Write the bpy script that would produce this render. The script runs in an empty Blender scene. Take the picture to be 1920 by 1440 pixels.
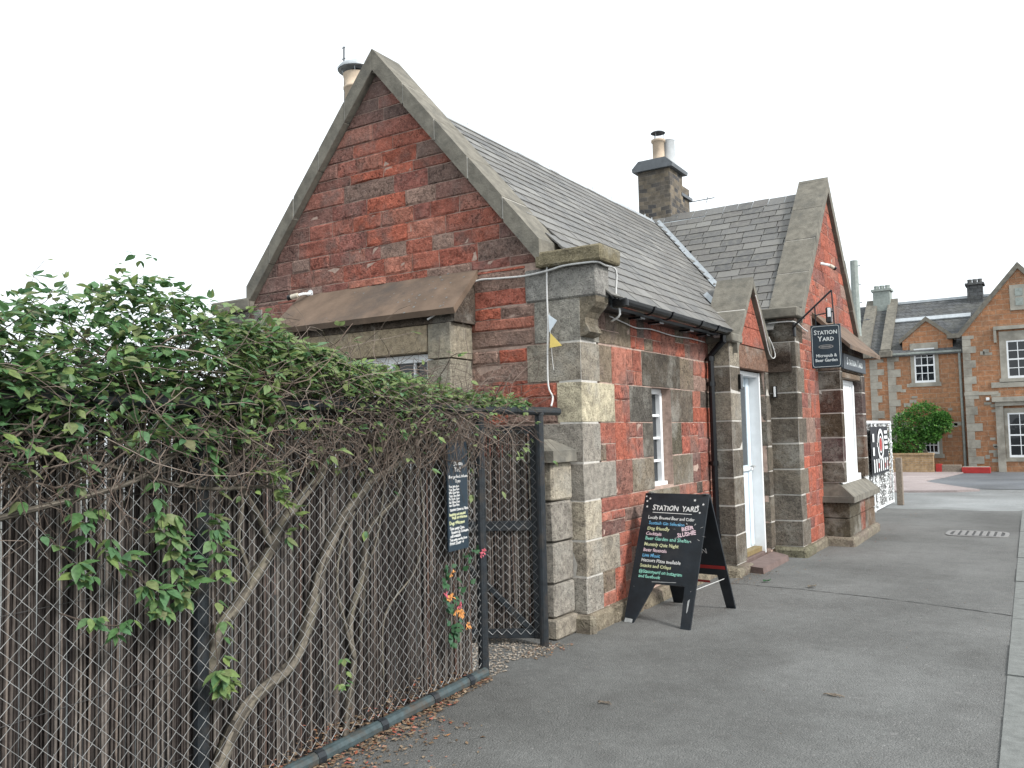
import bpy, math, random
from mathutils import Vector, Matrix, noise
# ------------------------------------------------------------------ camera, sky, sun, exposure
sc = bpy.context.scene
col = sc.collection
CAMROT = None
cam_d = bpy.data.cameras.new('camera'); cam = bpy.data.objects.new('camera', cam_d); col.objects.link(cam)
cam_d.sensor_width = 36.0; cam_d.lens = 29.625; cam_d.clip_start = 0.05; cam_d.clip_end = 2000
def cam_matrix(yaw, pitch, roll, loc):
    cy, sy = math.cos(yaw), math.sin(yaw)
    f = Vector((-sy*math.cos(pitch), cy*math.cos(pitch), math.sin(pitch)))
    r = Vector((cy, sy, 0)); u = r.cross(f)
    c, s = math.cos(roll), math.sin(roll)
    r2 = c*r + s*u; u2 = -s*r + c*u
    return Matrix(((r2.x, u2.x, -f.x, loc[0]), (r2.y, u2.y, -f.y, loc[1]), (r2.z, u2.z, -f.z, loc[2]), (0, 0, 0, 1)))
cam.matrix_world = cam_matrix(math.radians(32.2714), math.radians(3.3947), math.radians(-1.3254), (0, 0, 1.6))
sc.camera = cam

SUN_DIR = Vector((0.80, -0.14, 0.66)).normalized()      # towards the sun, behind thin cloud
w = bpy.data.worlds.new('World'); sc.world = w; w.use_nodes = True
wt = w.node_tree; wt.nodes.clear()
sky = wt.nodes.new('ShaderNodeTexSky'); sky.sky_type = 'NISHITA'; sky.sun_disc = False
sky.sun_elevation = math.asin(SUN_DIR.z); sky.sun_rotation = math.atan2(SUN_DIR.x, SUN_DIR.y)
sky.air_density = 1.0; sky.dust_density = 4.0
hsv = wt.nodes.new('ShaderNodeHueSaturation'); hsv.inputs['Saturation'].default_value = 0.25
mixw = wt.nodes.new('ShaderNodeMix'); mixw.data_type = 'RGBA'; mixw.inputs['Factor'].default_value = 0.8
mixw.inputs['B'].default_value = (5.55, 5.95, 6.2, 1)       # even cloud sheet over the clear sky
bg = wt.nodes.new('ShaderNodeBackground'); bg.inputs['Strength'].default_value = 0.10
wo = wt.nodes.new('ShaderNodeOutputWorld')
wt.links.new(sky.outputs[0], hsv.inputs['Color']); wt.links.new(hsv.outputs[0], mixw.inputs['A'])
wt.links.new(mixw.outputs['Result'], bg.inputs['Color']); wt.links.new(bg.outputs[0], wo.inputs[0])

sun_d = bpy.data.lights.new('sun', 'SUN'); sun_d.energy = 1.5; sun_d.angle = math.radians(11); sun_d.color = (1.0, 0.97, 0.93)
sun = bpy.data.objects.new('sun', sun_d); col.objects.link(sun)
sun.rotation_euler = (-SUN_DIR).to_track_quat('-Z', 'Y').to_euler(); sun.location = (6, -4, 12)
vs = sc.view_settings; vs.view_transform = 'Standard'; vs.look = 'None'; vs.gamma = 1.0; vs.use_curve_mapping = False
vs.exposure = 1.4
sc.cycles.max_bounces = 6; sc.cycles.use_denoising = True
rnd = random.Random(7)

# ------------------------------------------------------------------ materials
MAT = {}
def nd(t, typ, **kw):
    n = t.nodes.new(typ)
    for k, v in kw.items(): setattr(n, k, v)
    return n
def lk(t, a, b): t.links.new(a, b)
def ramp(t, fac, stops):
    r = nd(t, 'ShaderNodeValToRGB'); lk(t, fac, r.inputs[0])
    e = r.color_ramp.elements
    while len(e) < len(stops): e.new(0.5)
    for el, (p, c) in zip(e, stops):
        el.position = p; el.color = (*c, 1) if len(c) == 3 else c
    return r.outputs[0]
def noise_n(t, vec, scale, detail=6, rough=0.6, dist=0.0):
    n = nd(t, 'ShaderNodeTexNoise'); n.inputs['Scale'].default_value = scale; n.inputs['Detail'].default_value = detail
    n.inputs['Roughness'].default_value = rough; n.inputs['Distortion'].default_value = dist
    if vec is not None: lk(t, vec, n.inputs['Vector'])
    return n
def mixc(t, fac, a, b, mode='MIX'):
    m = nd(t, 'ShaderNodeMix'); m.data_type = 'RGBA'; m.blend_type = mode
    for s, v in (('Factor', fac), ('A', a), ('B', b)):
        if isinstance(v, (int, float)): m.inputs[s].default_value = v
        elif isinstance(v, tuple): m.inputs[s].default_value = (*v, 1)
        else: lk(t, v, m.inputs[s])
    return m.outputs['Result']
def base_mat(name, rough=0.85, spec=0.3):
    m = bpy.data.materials.new(name); m.use_nodes = True; t = m.node_tree
    b = t.nodes['Principled BSDF']; b.inputs['Roughness'].default_value = rough
    b.inputs['Specular IOR Level'].default_value = spec
    MAT[name] = m
    return m, t, b
def pos(t): return nd(t, 'ShaderNodeNewGeometry').outputs['Position']
def bump(t, b, h, strength, dist=0.02):
    n = nd(t, 'ShaderNodeBump'); n.inputs['Strength'].default_value = strength; n.inputs['Distance'].default_value = dist
    lk(t, h, n.inputs['Height']); lk(t, n.outputs[0], b.inputs['Normal']); return n
def simple(name, c, rough=0.6, var=0.25, scale=12, bmp=0.15, metal=0.0, spec=0.4, dirt=None):
    m, t, b = base_mat(name, rough, spec); P = pos(t)
    n = noise_n(t, P, scale, 6)
    d = tuple(x*(1-var) for x in c); l = tuple(min(1, x*(1+var)) for x in c)
    cc = ramp(t, n.outputs[0], [(0.3, d), (0.7, l)])
    if dirt:
        n2 = noise_n(t, P, scale*0.35, 8, 0.7)
        cc = mixc(t, ramp(t, n2.outputs[0], [(0.5, (0, 0, 0)), (0.68, (1, 1, 1))]), cc, dirt)
    lk(t, cc, b.inputs['Base Color'])
    b.inputs['Metallic'].default_value = metal
    if bmp: bump(t, b, noise_n(t, P, scale*6, 4).outputs[0], bmp, 0.01)
    return m

def stone_mat(name, pit=1.0, worm=42, weather=(0.14, 0.112, 0.098), wlo=0.48, wamt=0.7, soot=0.5, pale=0.35):
    """sandstone: the stone's own colour comes from the object; weathered skin, tool pits, soot and pale lichen from noise"""
    m, t, b = base_mat(name, 0.93, 0.2); P = pos(t)
    oi = nd(t, 'ShaderNodeObjectInfo').outputs['Color']
    mul = lambda c, k: mixc(t, 1.0, c, k, 'MULTIPLY')
    def amt(sock, k):
        q = nd(t, 'ShaderNodeMath', operation='MULTIPLY'); lk(t, sock, q.inputs[0]); q.inputs[1].default_value = k; return q.outputs[0]
    nb = noise_n(t, P, 3.2, 7, 0.62); nm = noise_n(t, P, 15, 6, 0.7); nw = noise_n(t, P, worm, 4, 0.62, 1.4); ns = noise_n(t, P, 1.7, 8, 0.7); nl = noise_n(t, P, 60, 3, 0.6)
    c = mixc(t, ramp(t, nm.outputs[0], [(0.28, (0, 0, 0)), (0.72, (1, 1, 1))]), mul(oi, (0.55, 0.53, 0.52)), mul(oi, (1.38, 1.34, 1.28)))
    c = mixc(t, amt(ramp(t, nb.outputs[0], [(wlo, (0, 0, 0)), (wlo+.16, (1, 1, 1))]), wamt), c, weather)
    c = mixc(t, amt(ramp(t, nl.outputs[0], [(0.56, (0, 0, 0)), (0.66, (1, 1, 1))]), pale), c, mixc(t, 0.5, oi, (0.42, 0.37, 0.30)))
    rn = nd(t, 'ShaderNodeObjectInfo').outputs['Random']
    pk = nd(t, 'ShaderNodeMapRange'); lk(t, rn, pk.inputs[0]); pk.inputs[3].default_value = pit*0.35; pk.inputs[4].default_value = min(1.0, pit*1.15)
    pm = nd(t, 'ShaderNodeMath', operation='MULTIPLY'); lk(t, ramp(t, nw.outputs[0], [(0.37, (1, 1, 1)), (0.50, (0, 0, 0))]), pm.inputs[0]); lk(t, pk.outputs[0], pm.inputs[1])
    c = mixc(t, pm.outputs[0], c, mul(c, (0.20, 0.18, 0.18)))
    c = mixc(t, amt(ramp(t, ns.outputs[0], [(0.54, (0, 0, 0)), (0.66, (1, 1, 1))]), soot), c, (0.022, 0.02, 0.019))
    lk(t, c, b.inputs['Base Color'])
    h = nd(t, 'ShaderNodeMath', operation='ADD'); lk(t, nw.outputs[0], h.inputs[0])
    h2 = nd(t, 'ShaderNodeMath', operation='MULTIPLY'); lk(t, nm.outputs[0], h2.inputs[0]); h2.inputs[1].default_value = 1.2; lk(t, h2.outputs[0], h.inputs[1])
    bump(t, b, h.outputs[0], 0.9*pit, 0.03)
    return m
stone_mat('rubble_stone', 0.72, 28, (0.17, 0.128, 0.115), 0.50, 0.6, 0.28, 0.35)
stone_mat('dressed_stone', 0.7, 44, (0.33, 0.32, 0.285), 0.50, 0.55, 0.42, 0.3)
simple('mortar', (0.36, 0.265, 0.22), 0.95, 0.35, 18, 0.5)
simple('coping_stone', (0.158, 0.147, 0.122), 0.95, 0.3, 9, 0.55, dirt=(0.098, 0.095, 0.083))
simple('lime_mortar', (0.44, 0.42, 0.385), 0.95, 0.2, 20, 0.3)
simple('canopy_stone', (0.135, 0.095, 0.068), 0.9, 0.3, 4, 0.3, dirt=(0.075, 0.06, 0.05))
simple('lead', (0.42, 0.45, 0.47), 0.45, 0.15, 8, 0.2, metal=0.3)
simple('black_paint', (0.012, 0.013, 0.016), 0.35, 0.3, 20, 0.1)
simple('black_plastic', (0.005, 0.0055, 0.007), 0.16, 0.2, 20, 0.0)
simple('fence_paint', (0.014, 0.018, 0.022), 0.42, 0.4, 25, 0.25, dirt=(0.035, 0.03, 0.026))
simple('pipe_paint', (0.045, 0.065, 0.07), 0.5, 0.35, 20, 0.2, dirt=(0.06, 0.05, 0.04))
simple('white_paint', (0.74, 0.76, 0.77), 0.45, 0.06, 10, 0.05)
simple('cream_paint', (0.50, 0.46, 0.38), 0.5, 0.1, 10, 0.0)
simple('blue_white_paint', (0.58, 0.66, 0.72), 0.45, 0.08, 10, 0.05)
simple('white_cable', (0.55, 0.55, 0.54), 0.5, 0.15, 30, 0.0)
simple('cream_pot', (0.56, 0.45, 0.34), 0.8, 0.15, 6, 0.15, dirt=(0.22, 0.17, 0.13))
simple('grey_pot', (0.45, 0.47, 0.48), 0.7, 0.15, 6, 0.1)
simple('galvanised', (0.36, 0.365, 0.36), 0.55, 0.35, 12, 0.0, metal=0.2)
simple('slate_lead', (0.10, 0.11, 0.12), 0.5, 0.2, 10, 0.1)
simple('chalk_white', (0.62, 0.62, 0.61), 0.9, 0.1, 60, 0.0)
simple('chalk_blue', (0.14, 0.38, 0.60), 0.9, 0.1, 60, 0.0)
simple('chalk_green', (0.25, 0.55, 0.45), 0.9, 0.1, 60, 0.0)
simple('chalk_yellow', (0.58, 0.60, 0.36), 0.9, 0.1, 60, 0.0)
simple('chalk_pink', (0.66, 0.50, 0.55), 0.9, 0.1, 60, 0.0)
simple('sign_blue', (0.017, 0.030, 0.043), 0.4, 0.12, 8, 0.02)
simple('sign_grey', (0.045, 0.056, 0.068), 0.5, 0.12, 8, 0.02)
simple('sign_letter', (0.62, 0.66, 0.66), 0.5, 0.05, 8, 0.0)
simple('board_black', (0.009, 0.013, 0.018), 0.42, 0.35, 9, 0.1, dirt=(0.022, 0.024, 0.028))
simple('scuffed_wood', (0.30, 0.31, 0.31), 0.8, 0.3, 30, 0.1)
simple('red_paint', (0.33, 0.025, 0.022), 0.5, 0.2, 10, 0.05)
simple('red_step', (0.14, 0.10, 0.09), 0.9, 0.2, 10, 0.3)
simple('yellow_cloth', (0.72, 0.55, 0.16), 0.8, 0.1, 10, 0.0)
simple('pale_cloth', (0.60, 0.66, 0.70), 0.8, 0.1, 10, 0.0)
simple('bark', (0.16, 0.142, 0.112), 0.95, 0.7, 40, 1.0, dirt=(0.04, 0.034, 0.028))
simple('timber', (0.20, 0.165, 0.13), 0.9, 0.3, 30, 0.3)
simple('pole_grey', (0.26, 0.29, 0.27), 0.9, 0.2, 10, 0.3)
simple('kerb_stone', (0.15, 0.157, 0.15), 0.9, 0.2, 14, 0.4)
simple('iron_cover', (0.19, 0.187, 0.182), 0.6, 0.25, 30, 0.2)
simple('dark_iron', (0.05, 0.05, 0.05), 0.7, 0.25, 30, 0.2)
simple('dark_asphalt_seam', (0.058, 0.058, 0.057), 0.95, 0.35, 40, 0.3)
simple('door_yellow', (0.20, 0.15, 0.07), 0.7, 0.2, 20, 0.1)
simple('flower_orange', (0.72, 0.33, 0.10), 0.6, 0.2, 40, 0.0)
simple('flower_red', (0.60, 0.12, 0.17), 0.6, 0.3, 40, 0.0)
simple('banner_black', (0.020, 0.022, 0.027), 0.7, 0.2, 6, 0.0)
simple('room_dark', (0.02, 0.02, 0.02), 0.9, 0.1, 6, 0.0)

def glass(name, c=(0.012, 0.015, 0.018)):
    m, t, b = base_mat(name, 0.04, 0.55); b.inputs['Base Color'].default_value = (*c, 1)
    n = noise_n(t, pos(t), 3.0, 2); bump(t, b, n.outputs[0], 0.04, 0.05)
glass('window_glass')

def slate_mat():
    m, t, b = base_mat('slate', 0.55, 0.4); P = pos(t)
    at = nd(t, 'ShaderNodeAttribute'); at.attribute_name = 'tint'
    oi = nd(t, 'ShaderNodeObjectInfo')
    lt = nd(t, 'ShaderNodeMath', operation='LESS_THAN'); lk(t, at.outputs['Fac'], lt.inputs[0]); lt.inputs[1].default_value = 0.004
    fr = nd(t, 'ShaderNodeMath', operation='MULTIPLY_ADD'); lk(t, lt.outputs[0], fr.inputs[0]); lk(t, oi.outputs['Random'], fr.inputs[1]); lk(t, at.outputs['Fac'], fr.inputs[2])
    c = ramp(t, fr.outputs[0], [(0.0, (0.078, 0.077, 0.076)), (0.35, (0.132, 0.130, 0.126)), (0.7, (0.112, 0.106, 0.10)), (1.0, (0.185, 0.181, 0.17))])
    n = noise_n(t, P, 14, 8, 0.7)
    c = mixc(t, ramp(t, n.outputs[0], [(0.45, (0, 0, 0)), (0.75, (1, 1, 1))]), c, (0.17, 0.165, 0.145))
    lk(t, c, b.inputs['Base Color']); bump(t, b, noise_n(t, P, 60, 5).outputs[0], 0.3, 0.006)
slate_mat()

def asphalt(name, c0, c1, speck, patch):
    m, t, b = base_mat(name, 0.82, 0.35); P = pos(t)
    n1 = noise_n(t, P, 0.9, 6, 0.6); n2 = noise_n(t, P, 140, 3, 0.6); n3 = noise_n(t, P, 4.5, 8, 0.7)
    c = ramp(t, n1.outputs[0], [(0.3, c0), (0.7, c1)])
    c = mixc(t, ramp(t, n3.outputs[0], [(0.48, (0, 0, 0)), (0.75, (0.6, 0.6, 0.6))]), c, patch)
    v = nd(t, 'ShaderNodeTexVoronoi'); v.inputs['Scale'].default_value = 95; lk(t, P, v.inputs['Vector'])
    c = mixc(t, ramp(t, v.outputs['Color'], [(0.80, (0, 0, 0)), (0.86, (0.55, 0.55, 0.55))]), c, speck)
    c = mixc(t, ramp(t, n2.outputs[0], [(0.30, (0.75, 0.75, 0.75)), (0.46, (0, 0, 0))]), c, tuple(x*0.35 for x in c0))
    lk(t, c, b.inputs['Base Color'])
    g = nd(t, 'ShaderNodeTexVoronoi'); g.inputs['Scale'].default_value = 2.6; lk(t, P, g.inputs['Vector'])
    c2 = mixc(t, ramp(t, g.outputs['Distance'], [(0.045, (0.4, 0.4, 0.4)), (0.065, (0, 0, 0))]), c, speck)
    n5 = noise_n(t, P, 0.35, 4, 0.5, 0.5); c2 = mixc(t, 1.0, c2, ramp(t, n5.outputs[0], [(0.32, (0.72, 0.71, 0.70)), (0.66, (1.2, 1.2, 1.2))]), 'MULTIPLY')
    n6 = noise_n(t, P, 18, 6, 0.75); c2 = mixc(t, 1.0, c2, ramp(t, n6.outputs[0], [(0.3, (0.78, 0.78, 0.78)), (0.7, (1.2, 1.2, 1.2))]), 'MULTIPLY')
    lk(t, c2, b.inputs['Base Color'])
    h = nd(t, 'ShaderNodeMath', operation='SUBTRACT'); lk(t, n2.outputs[0], h.inputs[0]); lk(t, v.outputs['Distance'], h.inputs[1])
    bump(t, b, h.outputs[0], 0.6, 0.010)
asphalt('asphalt', (0.113, 0.115, 0.111), (0.152, 0.155, 0.150), (0.21, 0.206, 0.20), (0.072, 0.071, 0.068))
asphalt('road_concrete', (0.20, 0.21, 0.21), (0.26, 0.27, 0.27), (0.33, 0.33, 0.33), (0.16, 0.17, 0.17))
asphalt('pink_paving', (0.30, 0.255, 0.25), (0.35, 0.30, 0.29), (0.4, 0.36, 0.35), (0.25, 0.22, 0.215))
asphalt('dark_asphalt', (0.115, 0.125, 0.14), (0.15, 0.16, 0.17), (0.21, 0.21, 0.21), (0.10, 0.105, 0.11))
asphalt('open_ground', (0.13, 0.13, 0.12), (0.17, 0.17, 0.16), (0.22, 0.22, 0.21), (0.10, 0.10, 0.09))

def tint_mat(name, stops, rough=0.8, bmp=0.2, scale=80, sheen=0.0, trans=0.0):
    m, t, b = base_mat(name, rough, 0.3); P = pos(t)
    at = nd(t, 'ShaderNodeAttribute'); at.attribute_name = 'tint'
    oi = nd(t, 'ShaderNodeObjectInfo')
    lt = nd(t, 'ShaderNodeMath', operation='LESS_THAN'); lk(t, at.outputs['Fac'], lt.inputs[0]); lt.inputs[1].default_value = 0.004
    fr = nd(t, 'ShaderNodeMath', operation='MULTIPLY_ADD'); lk(t, lt.outputs[0], fr.inputs[0]); lk(t, oi.outputs['Random'], fr.inputs[1]); lk(t, at.outputs['Fac'], fr.inputs[2])
    c = ramp(t, fr.outputs[0], stops)
    n = noise_n(t, P, scale, 4)
    c = mixc(t, 1.0, c, ramp(t, n.outputs[0], [(0.3, (0.7, 0.7, 0.7)), (0.7, (1.2, 1.2, 1.2))]), 'MULTIPLY')
    lk(t, c, b.inputs['Base Color'])
    if bmp: bump(t, b, n.outputs[0], bmp, 0.004)
    if trans:
        tr = nd(t, 'ShaderNodeBsdfTranslucent'); lk(t, c, tr.inputs['Color'])
        mx = nd(t, 'ShaderNodeMixShader'); mx.inputs[0].default_value = trans
        out = t.nodes['Material Output']
        lk(t, b.outputs[0], mx.inputs[1]); lk(t, tr.outputs[0], mx.inputs[2]); lk(t, mx.outputs[0], out.inputs['Surface'])
tint_mat('vine_leaf', [(0.0, (0.070, 0.155, 0.060)), (0.3, (0.115, 0.225, 0.085)), (0.55, (0.105, 0.215, 0.110)), (0.8, (0.22, 0.30, 0.10)), (0.97, (0.20, 0.23, 0.12)), (1.0, (0.22, 0.13, 0.09))], 0.40, 0.1, 60, trans=0.4)
tint_mat('strip_bark', [(0.0, (0.035, 0.030, 0.025)), (0.4, (0.095, 0.083, 0.067)), (0.75, (0.17, 0.15, 0.122)), (1.0, (0.115, 0.105, 0.075))], 0.95, 1.0, 55)
tint_mat('honeysuckle_leaf', [(0.0, (0.030, 0.085, 0.035)), (0.5, (0.045, 0.12, 0.05)), (1.0, (0.05, 0.12, 0.075))], 0.5, 0.1, 60, trans=0.25)
tint_mat('twig', [(0.0, (0.045, 0.034, 0.028)), (0.4, (0.095, 0.074, 0.060)), (0.75, (0.185, 0.15, 0.125)), (1.0, (0.10, 0.064, 0.05))], 0.9, 0.3, 90)
tint_mat('reed', [(0.0, (0.016, 0.012, 0.011)), (0.3, (0.032, 0.026, 0.023)), (0.6, (0.068, 0.056, 0.049)), (0.85, (0.160, 0.142, 0.126)), (0.95, (0.15, 0.12, 0.10)), (1.0, (0.09, 0.038, 0.026))], 0.75, 0.3, 30)
tint_mat('bush_leaf', [(0.0, (0.035, 0.12, 0.028)), (0.5, (0.075, 0.20, 0.04)), (1.0, (0.14, 0.29, 0.06))], 0.5, 0.0, 10, trans=0.2)
tint_mat('litter', [(0.0, (0.10, 0.06, 0.035)), (0.4, (0.19, 0.13, 0.08)), (0.75, (0.26, 0.20, 0.14)), (0.92, (0.30, 0.07, 0.05)), (1.0, (0.35, 0.17, 0.05))], 0.9, 0.0, 40)
tint_mat('pebble', [(0.0, (0.12, 0.10, 0.08)), (0.5, (0.24, 0.20, 0.16)), (1.0, (0.34, 0.31, 0.27))], 0.9, 0.2, 60)
tint_mat('netting', [(0.0, (0.55, 0.57, 0.57)), (1.0, (0.75, 0.77, 0.77))], 0.8, 0.0, 40)

def rubble_tex(name, c_a, c_b, c_c, mort, sx, sz, plane):
    """coursed masonry too far off to tell the stones apart"""
    m, t, b = base_mat(name, 0.9, 0.2); P = pos(t)
    sp = nd(t, 'ShaderNodeSeparateXYZ'); lk(t, P, sp.inputs[0])
    cb = nd(t, 'ShaderNodeCombineXYZ'); sm_ = nd(t, 'ShaderNodeMath', operation='ADD'); lk(t, sp.outputs[0], sm_.inputs[0]); lk(t, sp.outputs[1], sm_.inputs[1]); lk(t, sm_.outputs[0], cb.inputs[0]); lk(t, sp.outputs[2], cb.inputs[1])
    nz = noise_n(t, P, 2.5, 3); ad = nd(t, 'ShaderNodeVectorMath', operation='MULTIPLY_ADD')
    lk(t, nz.outputs['Color'], ad.inputs[0]); ad.inputs[1].default_value = (0.06, 0.06, 0.06); lk(t, cb.outputs[0], ad.inputs[2])
    br = nd(t, 'ShaderNodeTexBrick'); lk(t, ad.outputs[0], br.inputs['Vector'])
    br.inputs['Scale'].default_value = 1.0; br.inputs['Brick Width'].default_value = sx; br.inputs['Row Height'].default_value = sz
    br.inputs['Mortar Size'].default_value = sz*0.06; br.inputs['Color1'].default_value = (*c_a, 1); br.inputs['Color2'].default_value = (*c_b, 1)
    br.inputs['Mortar'].default_value = (*mort, 1); br.inputs['Bias'].default_value = 0.0
    n = noise_n(t, P, 1.6, 6, 0.7)
    c = mixc(t, ramp(t, n.outputs[0], [(0.45, (0, 0, 0)), (0.75, (0.8, 0.8, 0.8))]), br.outputs['Color'], c_c)
    n2 = noise_n(t, P, 9, 5, 0.7)
    c = mixc(t, 1.0, c, ramp(t, n2.outputs[0], [(0.3, (0.65, 0.65, 0.65)), (0.7, (1.25, 1.25, 1.25))]), 'MULTIPLY')
    lk(t, c, b.inputs['Base Color'])
    h = nd(t, 'ShaderNodeMath', operation='SUBTRACT'); lk(t, n2.outputs[0], h.inputs[0]); lk(t, br.outputs['Fac'], h.inputs[1])
    bump(t, b, h.outputs[0], 0.5, 0.03)
rubble_tex('far_rubble', (0.38, 0.185, 0.095), (0.31, 0.155, 0.085), (0.26, 0.165, 0.105), (0.33, 0.24, 0.17), 0.42, 0.17, 'XZ')  # house stone paled to put distance haze into the colour
rubble_tex('chimney_rubble', (0.20, 0.165, 0.12), (0.045, 0.048, 0.054), (0.10, 0.09, 0.08), (0.17, 0.15, 0.125), 0.15, 0.07, 'XZ')
rubble_tex('wall_behind', (0.25, 0.09, 0.06), (0.18, 0.08, 0.06), (0.14, 0.10, 0.08), (0.25, 0.2, 0.17), 0.36, 0.15, 'XZ')
rubble_tex('yellow_brick', (0.36, 0.25, 0.14), (0.30, 0.20, 0.11), (0.30, 0.22, 0.13), (0.35, 0.30, 0.24), 0.22, 0.075, 'XZ')
rubble_tex('far_slate', (0.11, 0.115, 0.12), (0.085, 0.088, 0.09), (0.14, 0.14, 0.125), (0.05, 0.05, 0.05), 0.25, 0.14, 'XZ')
simple('far_quoin', (0.30, 0.285, 0.245), 0.9, 0.25, 3, 0.3, dirt=(0.16, 0.145, 0.12))

# ------------------------------------------------------------------ helpers
WL = {}                                   # world location of unrotated parents
def prop(o, label=None, cat=None, group=None, kind=None):
    if label: o['label'] = label
    if cat: o['category'] = cat
    if group: o['group'] = group
    if kind: o['kind'] = kind
    return o
def thing(name, loc, label, cat, group=None, mat=None):
    o = bpy.data.objects.new(name, None); col.objects.link(o); o.empty_display_size = 0.2
    if mat is not None: o.matrix_world = mat; WL[o] = None
    else: o.location = loc; WL[o] = Vector(loc)
    return prop(o, label, cat, group)
class MB:
    def __init__(s): s.v = []; s.f = []; s.t = []; s.cur = 0.0
    def face(s, *idx): s.f.append(idx); s.t.append(s.cur)
    def quad(s, a, b, c, d):
        n = len(s.v); s.v += [tuple(a), tuple(b), tuple(c), tuple(d)]; s.face(n, n+1, n+2, n+3)
    def poly(s, pts):
        n = len(s.v); s.v += [tuple(p) for p in pts]; s.face(*range(n, n+len(pts)))
    def hexa(s, p):                       # 8 corners: 0-3 bottom ccw, 4-7 top
        n = len(s.v); s.v += [tuple(q) for q in p]
        for f in ((0, 3, 2, 1), (4, 5, 6, 7), (0, 1, 5, 4), (1, 2, 6, 5), (2, 3, 7, 6), (3, 0, 4, 7)): s.face(*(n+i for i in f))
    def box(s, x0, x1, y0, y1, z0, z1):
        s.hexa([(x0, y0, z0), (x1, y0, z0), (x1, y1, z0), (x0, y1, z0), (x0, y0, z1), (x1, y0, z1), (x1, y1, z1), (x0, y1, z1)])
    def cbox(s, x0, x1, y0, y1, z0, z1, c=0.01, jit=0.0, r=None):
        """box with chamfered edges and slightly uneven corners"""
        c = min(c, (x1-x0)*0.3, (y1-y0)*0.3, (z1-z0)*0.3)
        n = len(s.v); X = (x0, x1); Y = (y0, y1); Z = (z0, z1); sg = (1, -1)
        idx = {}
        for i in (0, 1):
            for j in (0, 1):
                for k in (0, 1):
                    for ax in (0, 1, 2):
                        d = [c*sg[i], c*sg[j], c*sg[k]]; d[ax] = 0
                        q = [X[i]+d[0], Y[j]+d[1], Z[k]+d[2]]
                        if jit and r: q = [a+r.uniform(-jit, jit) for a in q]
                        idx[i, j, k, ax] = len(s.v); s.v.append(tuple(q))
        def F(*l): s.face(*[idx[a] for a in l])
        for ax, (a, b) in ((0, (1, 2)), (1, (2, 0)), (2, (0, 1))):
            for e in (0, 1):
                cyc = []
                for (p, q) in ((0, 0), (1, 0), (1, 1), (0, 1)):
                    key = [0, 0, 0]; key[ax] = e; key[a] = p; key[b] = q; cyc.append((*key, ax))
                F(*(cyc if e else cyc[::-1]))
        for ax in (0, 1, 2):               # edges along ax
            a, b = (ax+1) % 3, (ax+2) % 3
            for p in (0, 1):
                for q in (0, 1):
                    k0 = [0, 0, 0]; k1 = [0, 0, 0]; k0[ax] = 0; k1[ax] = 1
                    for k in (k0, k1): k[a] = p; k[b] = q
                    l = [(*k0, a), (*k1, a), (*k1, b), (*k0, b)]
                    F(*(l if p == q else l[::-1]))
        for i in (0, 1):
            for j in (0, 1):
                for k in (0, 1):
                    l = [(i, j, k, 0), (i, j, k, 1), (i, j, k, 2)]
                    F(*(l if (i+j+k) % 2 else l[::-1]))
    def tube(s, pts, rad, n=6, cap=True):
        pts = [Vector(p) for p in pts]; base = len(s.v); m = len(pts)
        rr = rad if isinstance(rad, (list, tuple)) else [rad]*m
        ref = None
        for i, p in enumerate(pts):
            d = (pts[min(i+1, m-1)] - pts[max(i-1, 0)])
            if d.length < 1e-9: d = Vector((0, 0, 1))
            d.normalize()
            if ref is None:
                ref = Vector((0, 0, 1)) if abs(d.z) < 0.9 else Vector((1, 0, 0))
            a = (ref - d*ref.dot(d))
            if a.length < 1e-6: a = d.orthogonal()
            a.normalize(); ref = a; b = d.cross(a)
            for k in range(n):
                t = 2*math.pi*k/n; s.v.append(tuple(p + (a*math.cos(t)+b*math.sin(t))*rr[i]))
        for i in range(m-1):
            for k in range(n):
                a0 = base+i*n+k; a1 = base+i*n+(k+1) % n
                s.face(a0, a1, a1+n, a0+n)
        if cap:
            s.face(*[base+k for k in range(n)][::-1]); s.face(*[base+(m-1)*n+k for k in range(n)])
    def lathe(s, c, prof, n=16, cap=True):
        base = len(s.v)
        for (r, z) in prof:
            for k in range(n):
                t = 2*math.pi*k/n; s.v.append((c[0]+r*math.cos(t), c[1]+r*math.sin(t), c[2]+z))
        for i in range(len(prof)-1):
            for k in range(n):
                a0 = base+i*n+k; a1 = base+i*n+(k+1) % n; s.face(a0, a1, a1+n, a0+n)
        if cap:
            s.face(*[base+k for k in range(n)][::-1]); s.face(*[base+(len(prof)-1)*n+k for k in range(n)])
    def prism(s, poly, axis, a0, a1):
        """poly: 2D points; axis 'x': (y,z) 'y': (x,z) 'z': (x,y); extruded from a0 to a1"""
        def P(p, a): return {'x': (a, p[0], p[1]), 'y': (p[0], a, p[1]), 'z': (p[0], p[1], a)}[axis]
        n = len(s.v); m = len(poly)
        s.v += [P(p, a0) for p in poly] + [P(p, a1) for p in poly]
        s.face(*range(n, n+m)); s.face(*range(n+2*m-1, n+m-1, -1))
        for i in range(m): j = (i+1) % m; s.face(n+i, n+m+i, n+m+j, n+j)
    def mesh(s, name, smooth=False):
        me = bpy.data.meshes.new(name); me.from_pydata(s.v, [], s.f); me.update()
        if any(s.t):
            a = me.attributes.new('tint', 'FLOAT', 'FACE'); a.data.foreach_set('value', s.t)
        if smooth: me.polygons.foreach_set('use_smooth', [True]*len(me.polygons))
        return me
def fix_normals(me):
    import bmesh
    bm = bmesh.new(); bm.from_mesh(me); bmesh.ops.recalc_face_normals(bm, faces=bm.faces); bm.to_mesh(me); bm.free()
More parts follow.
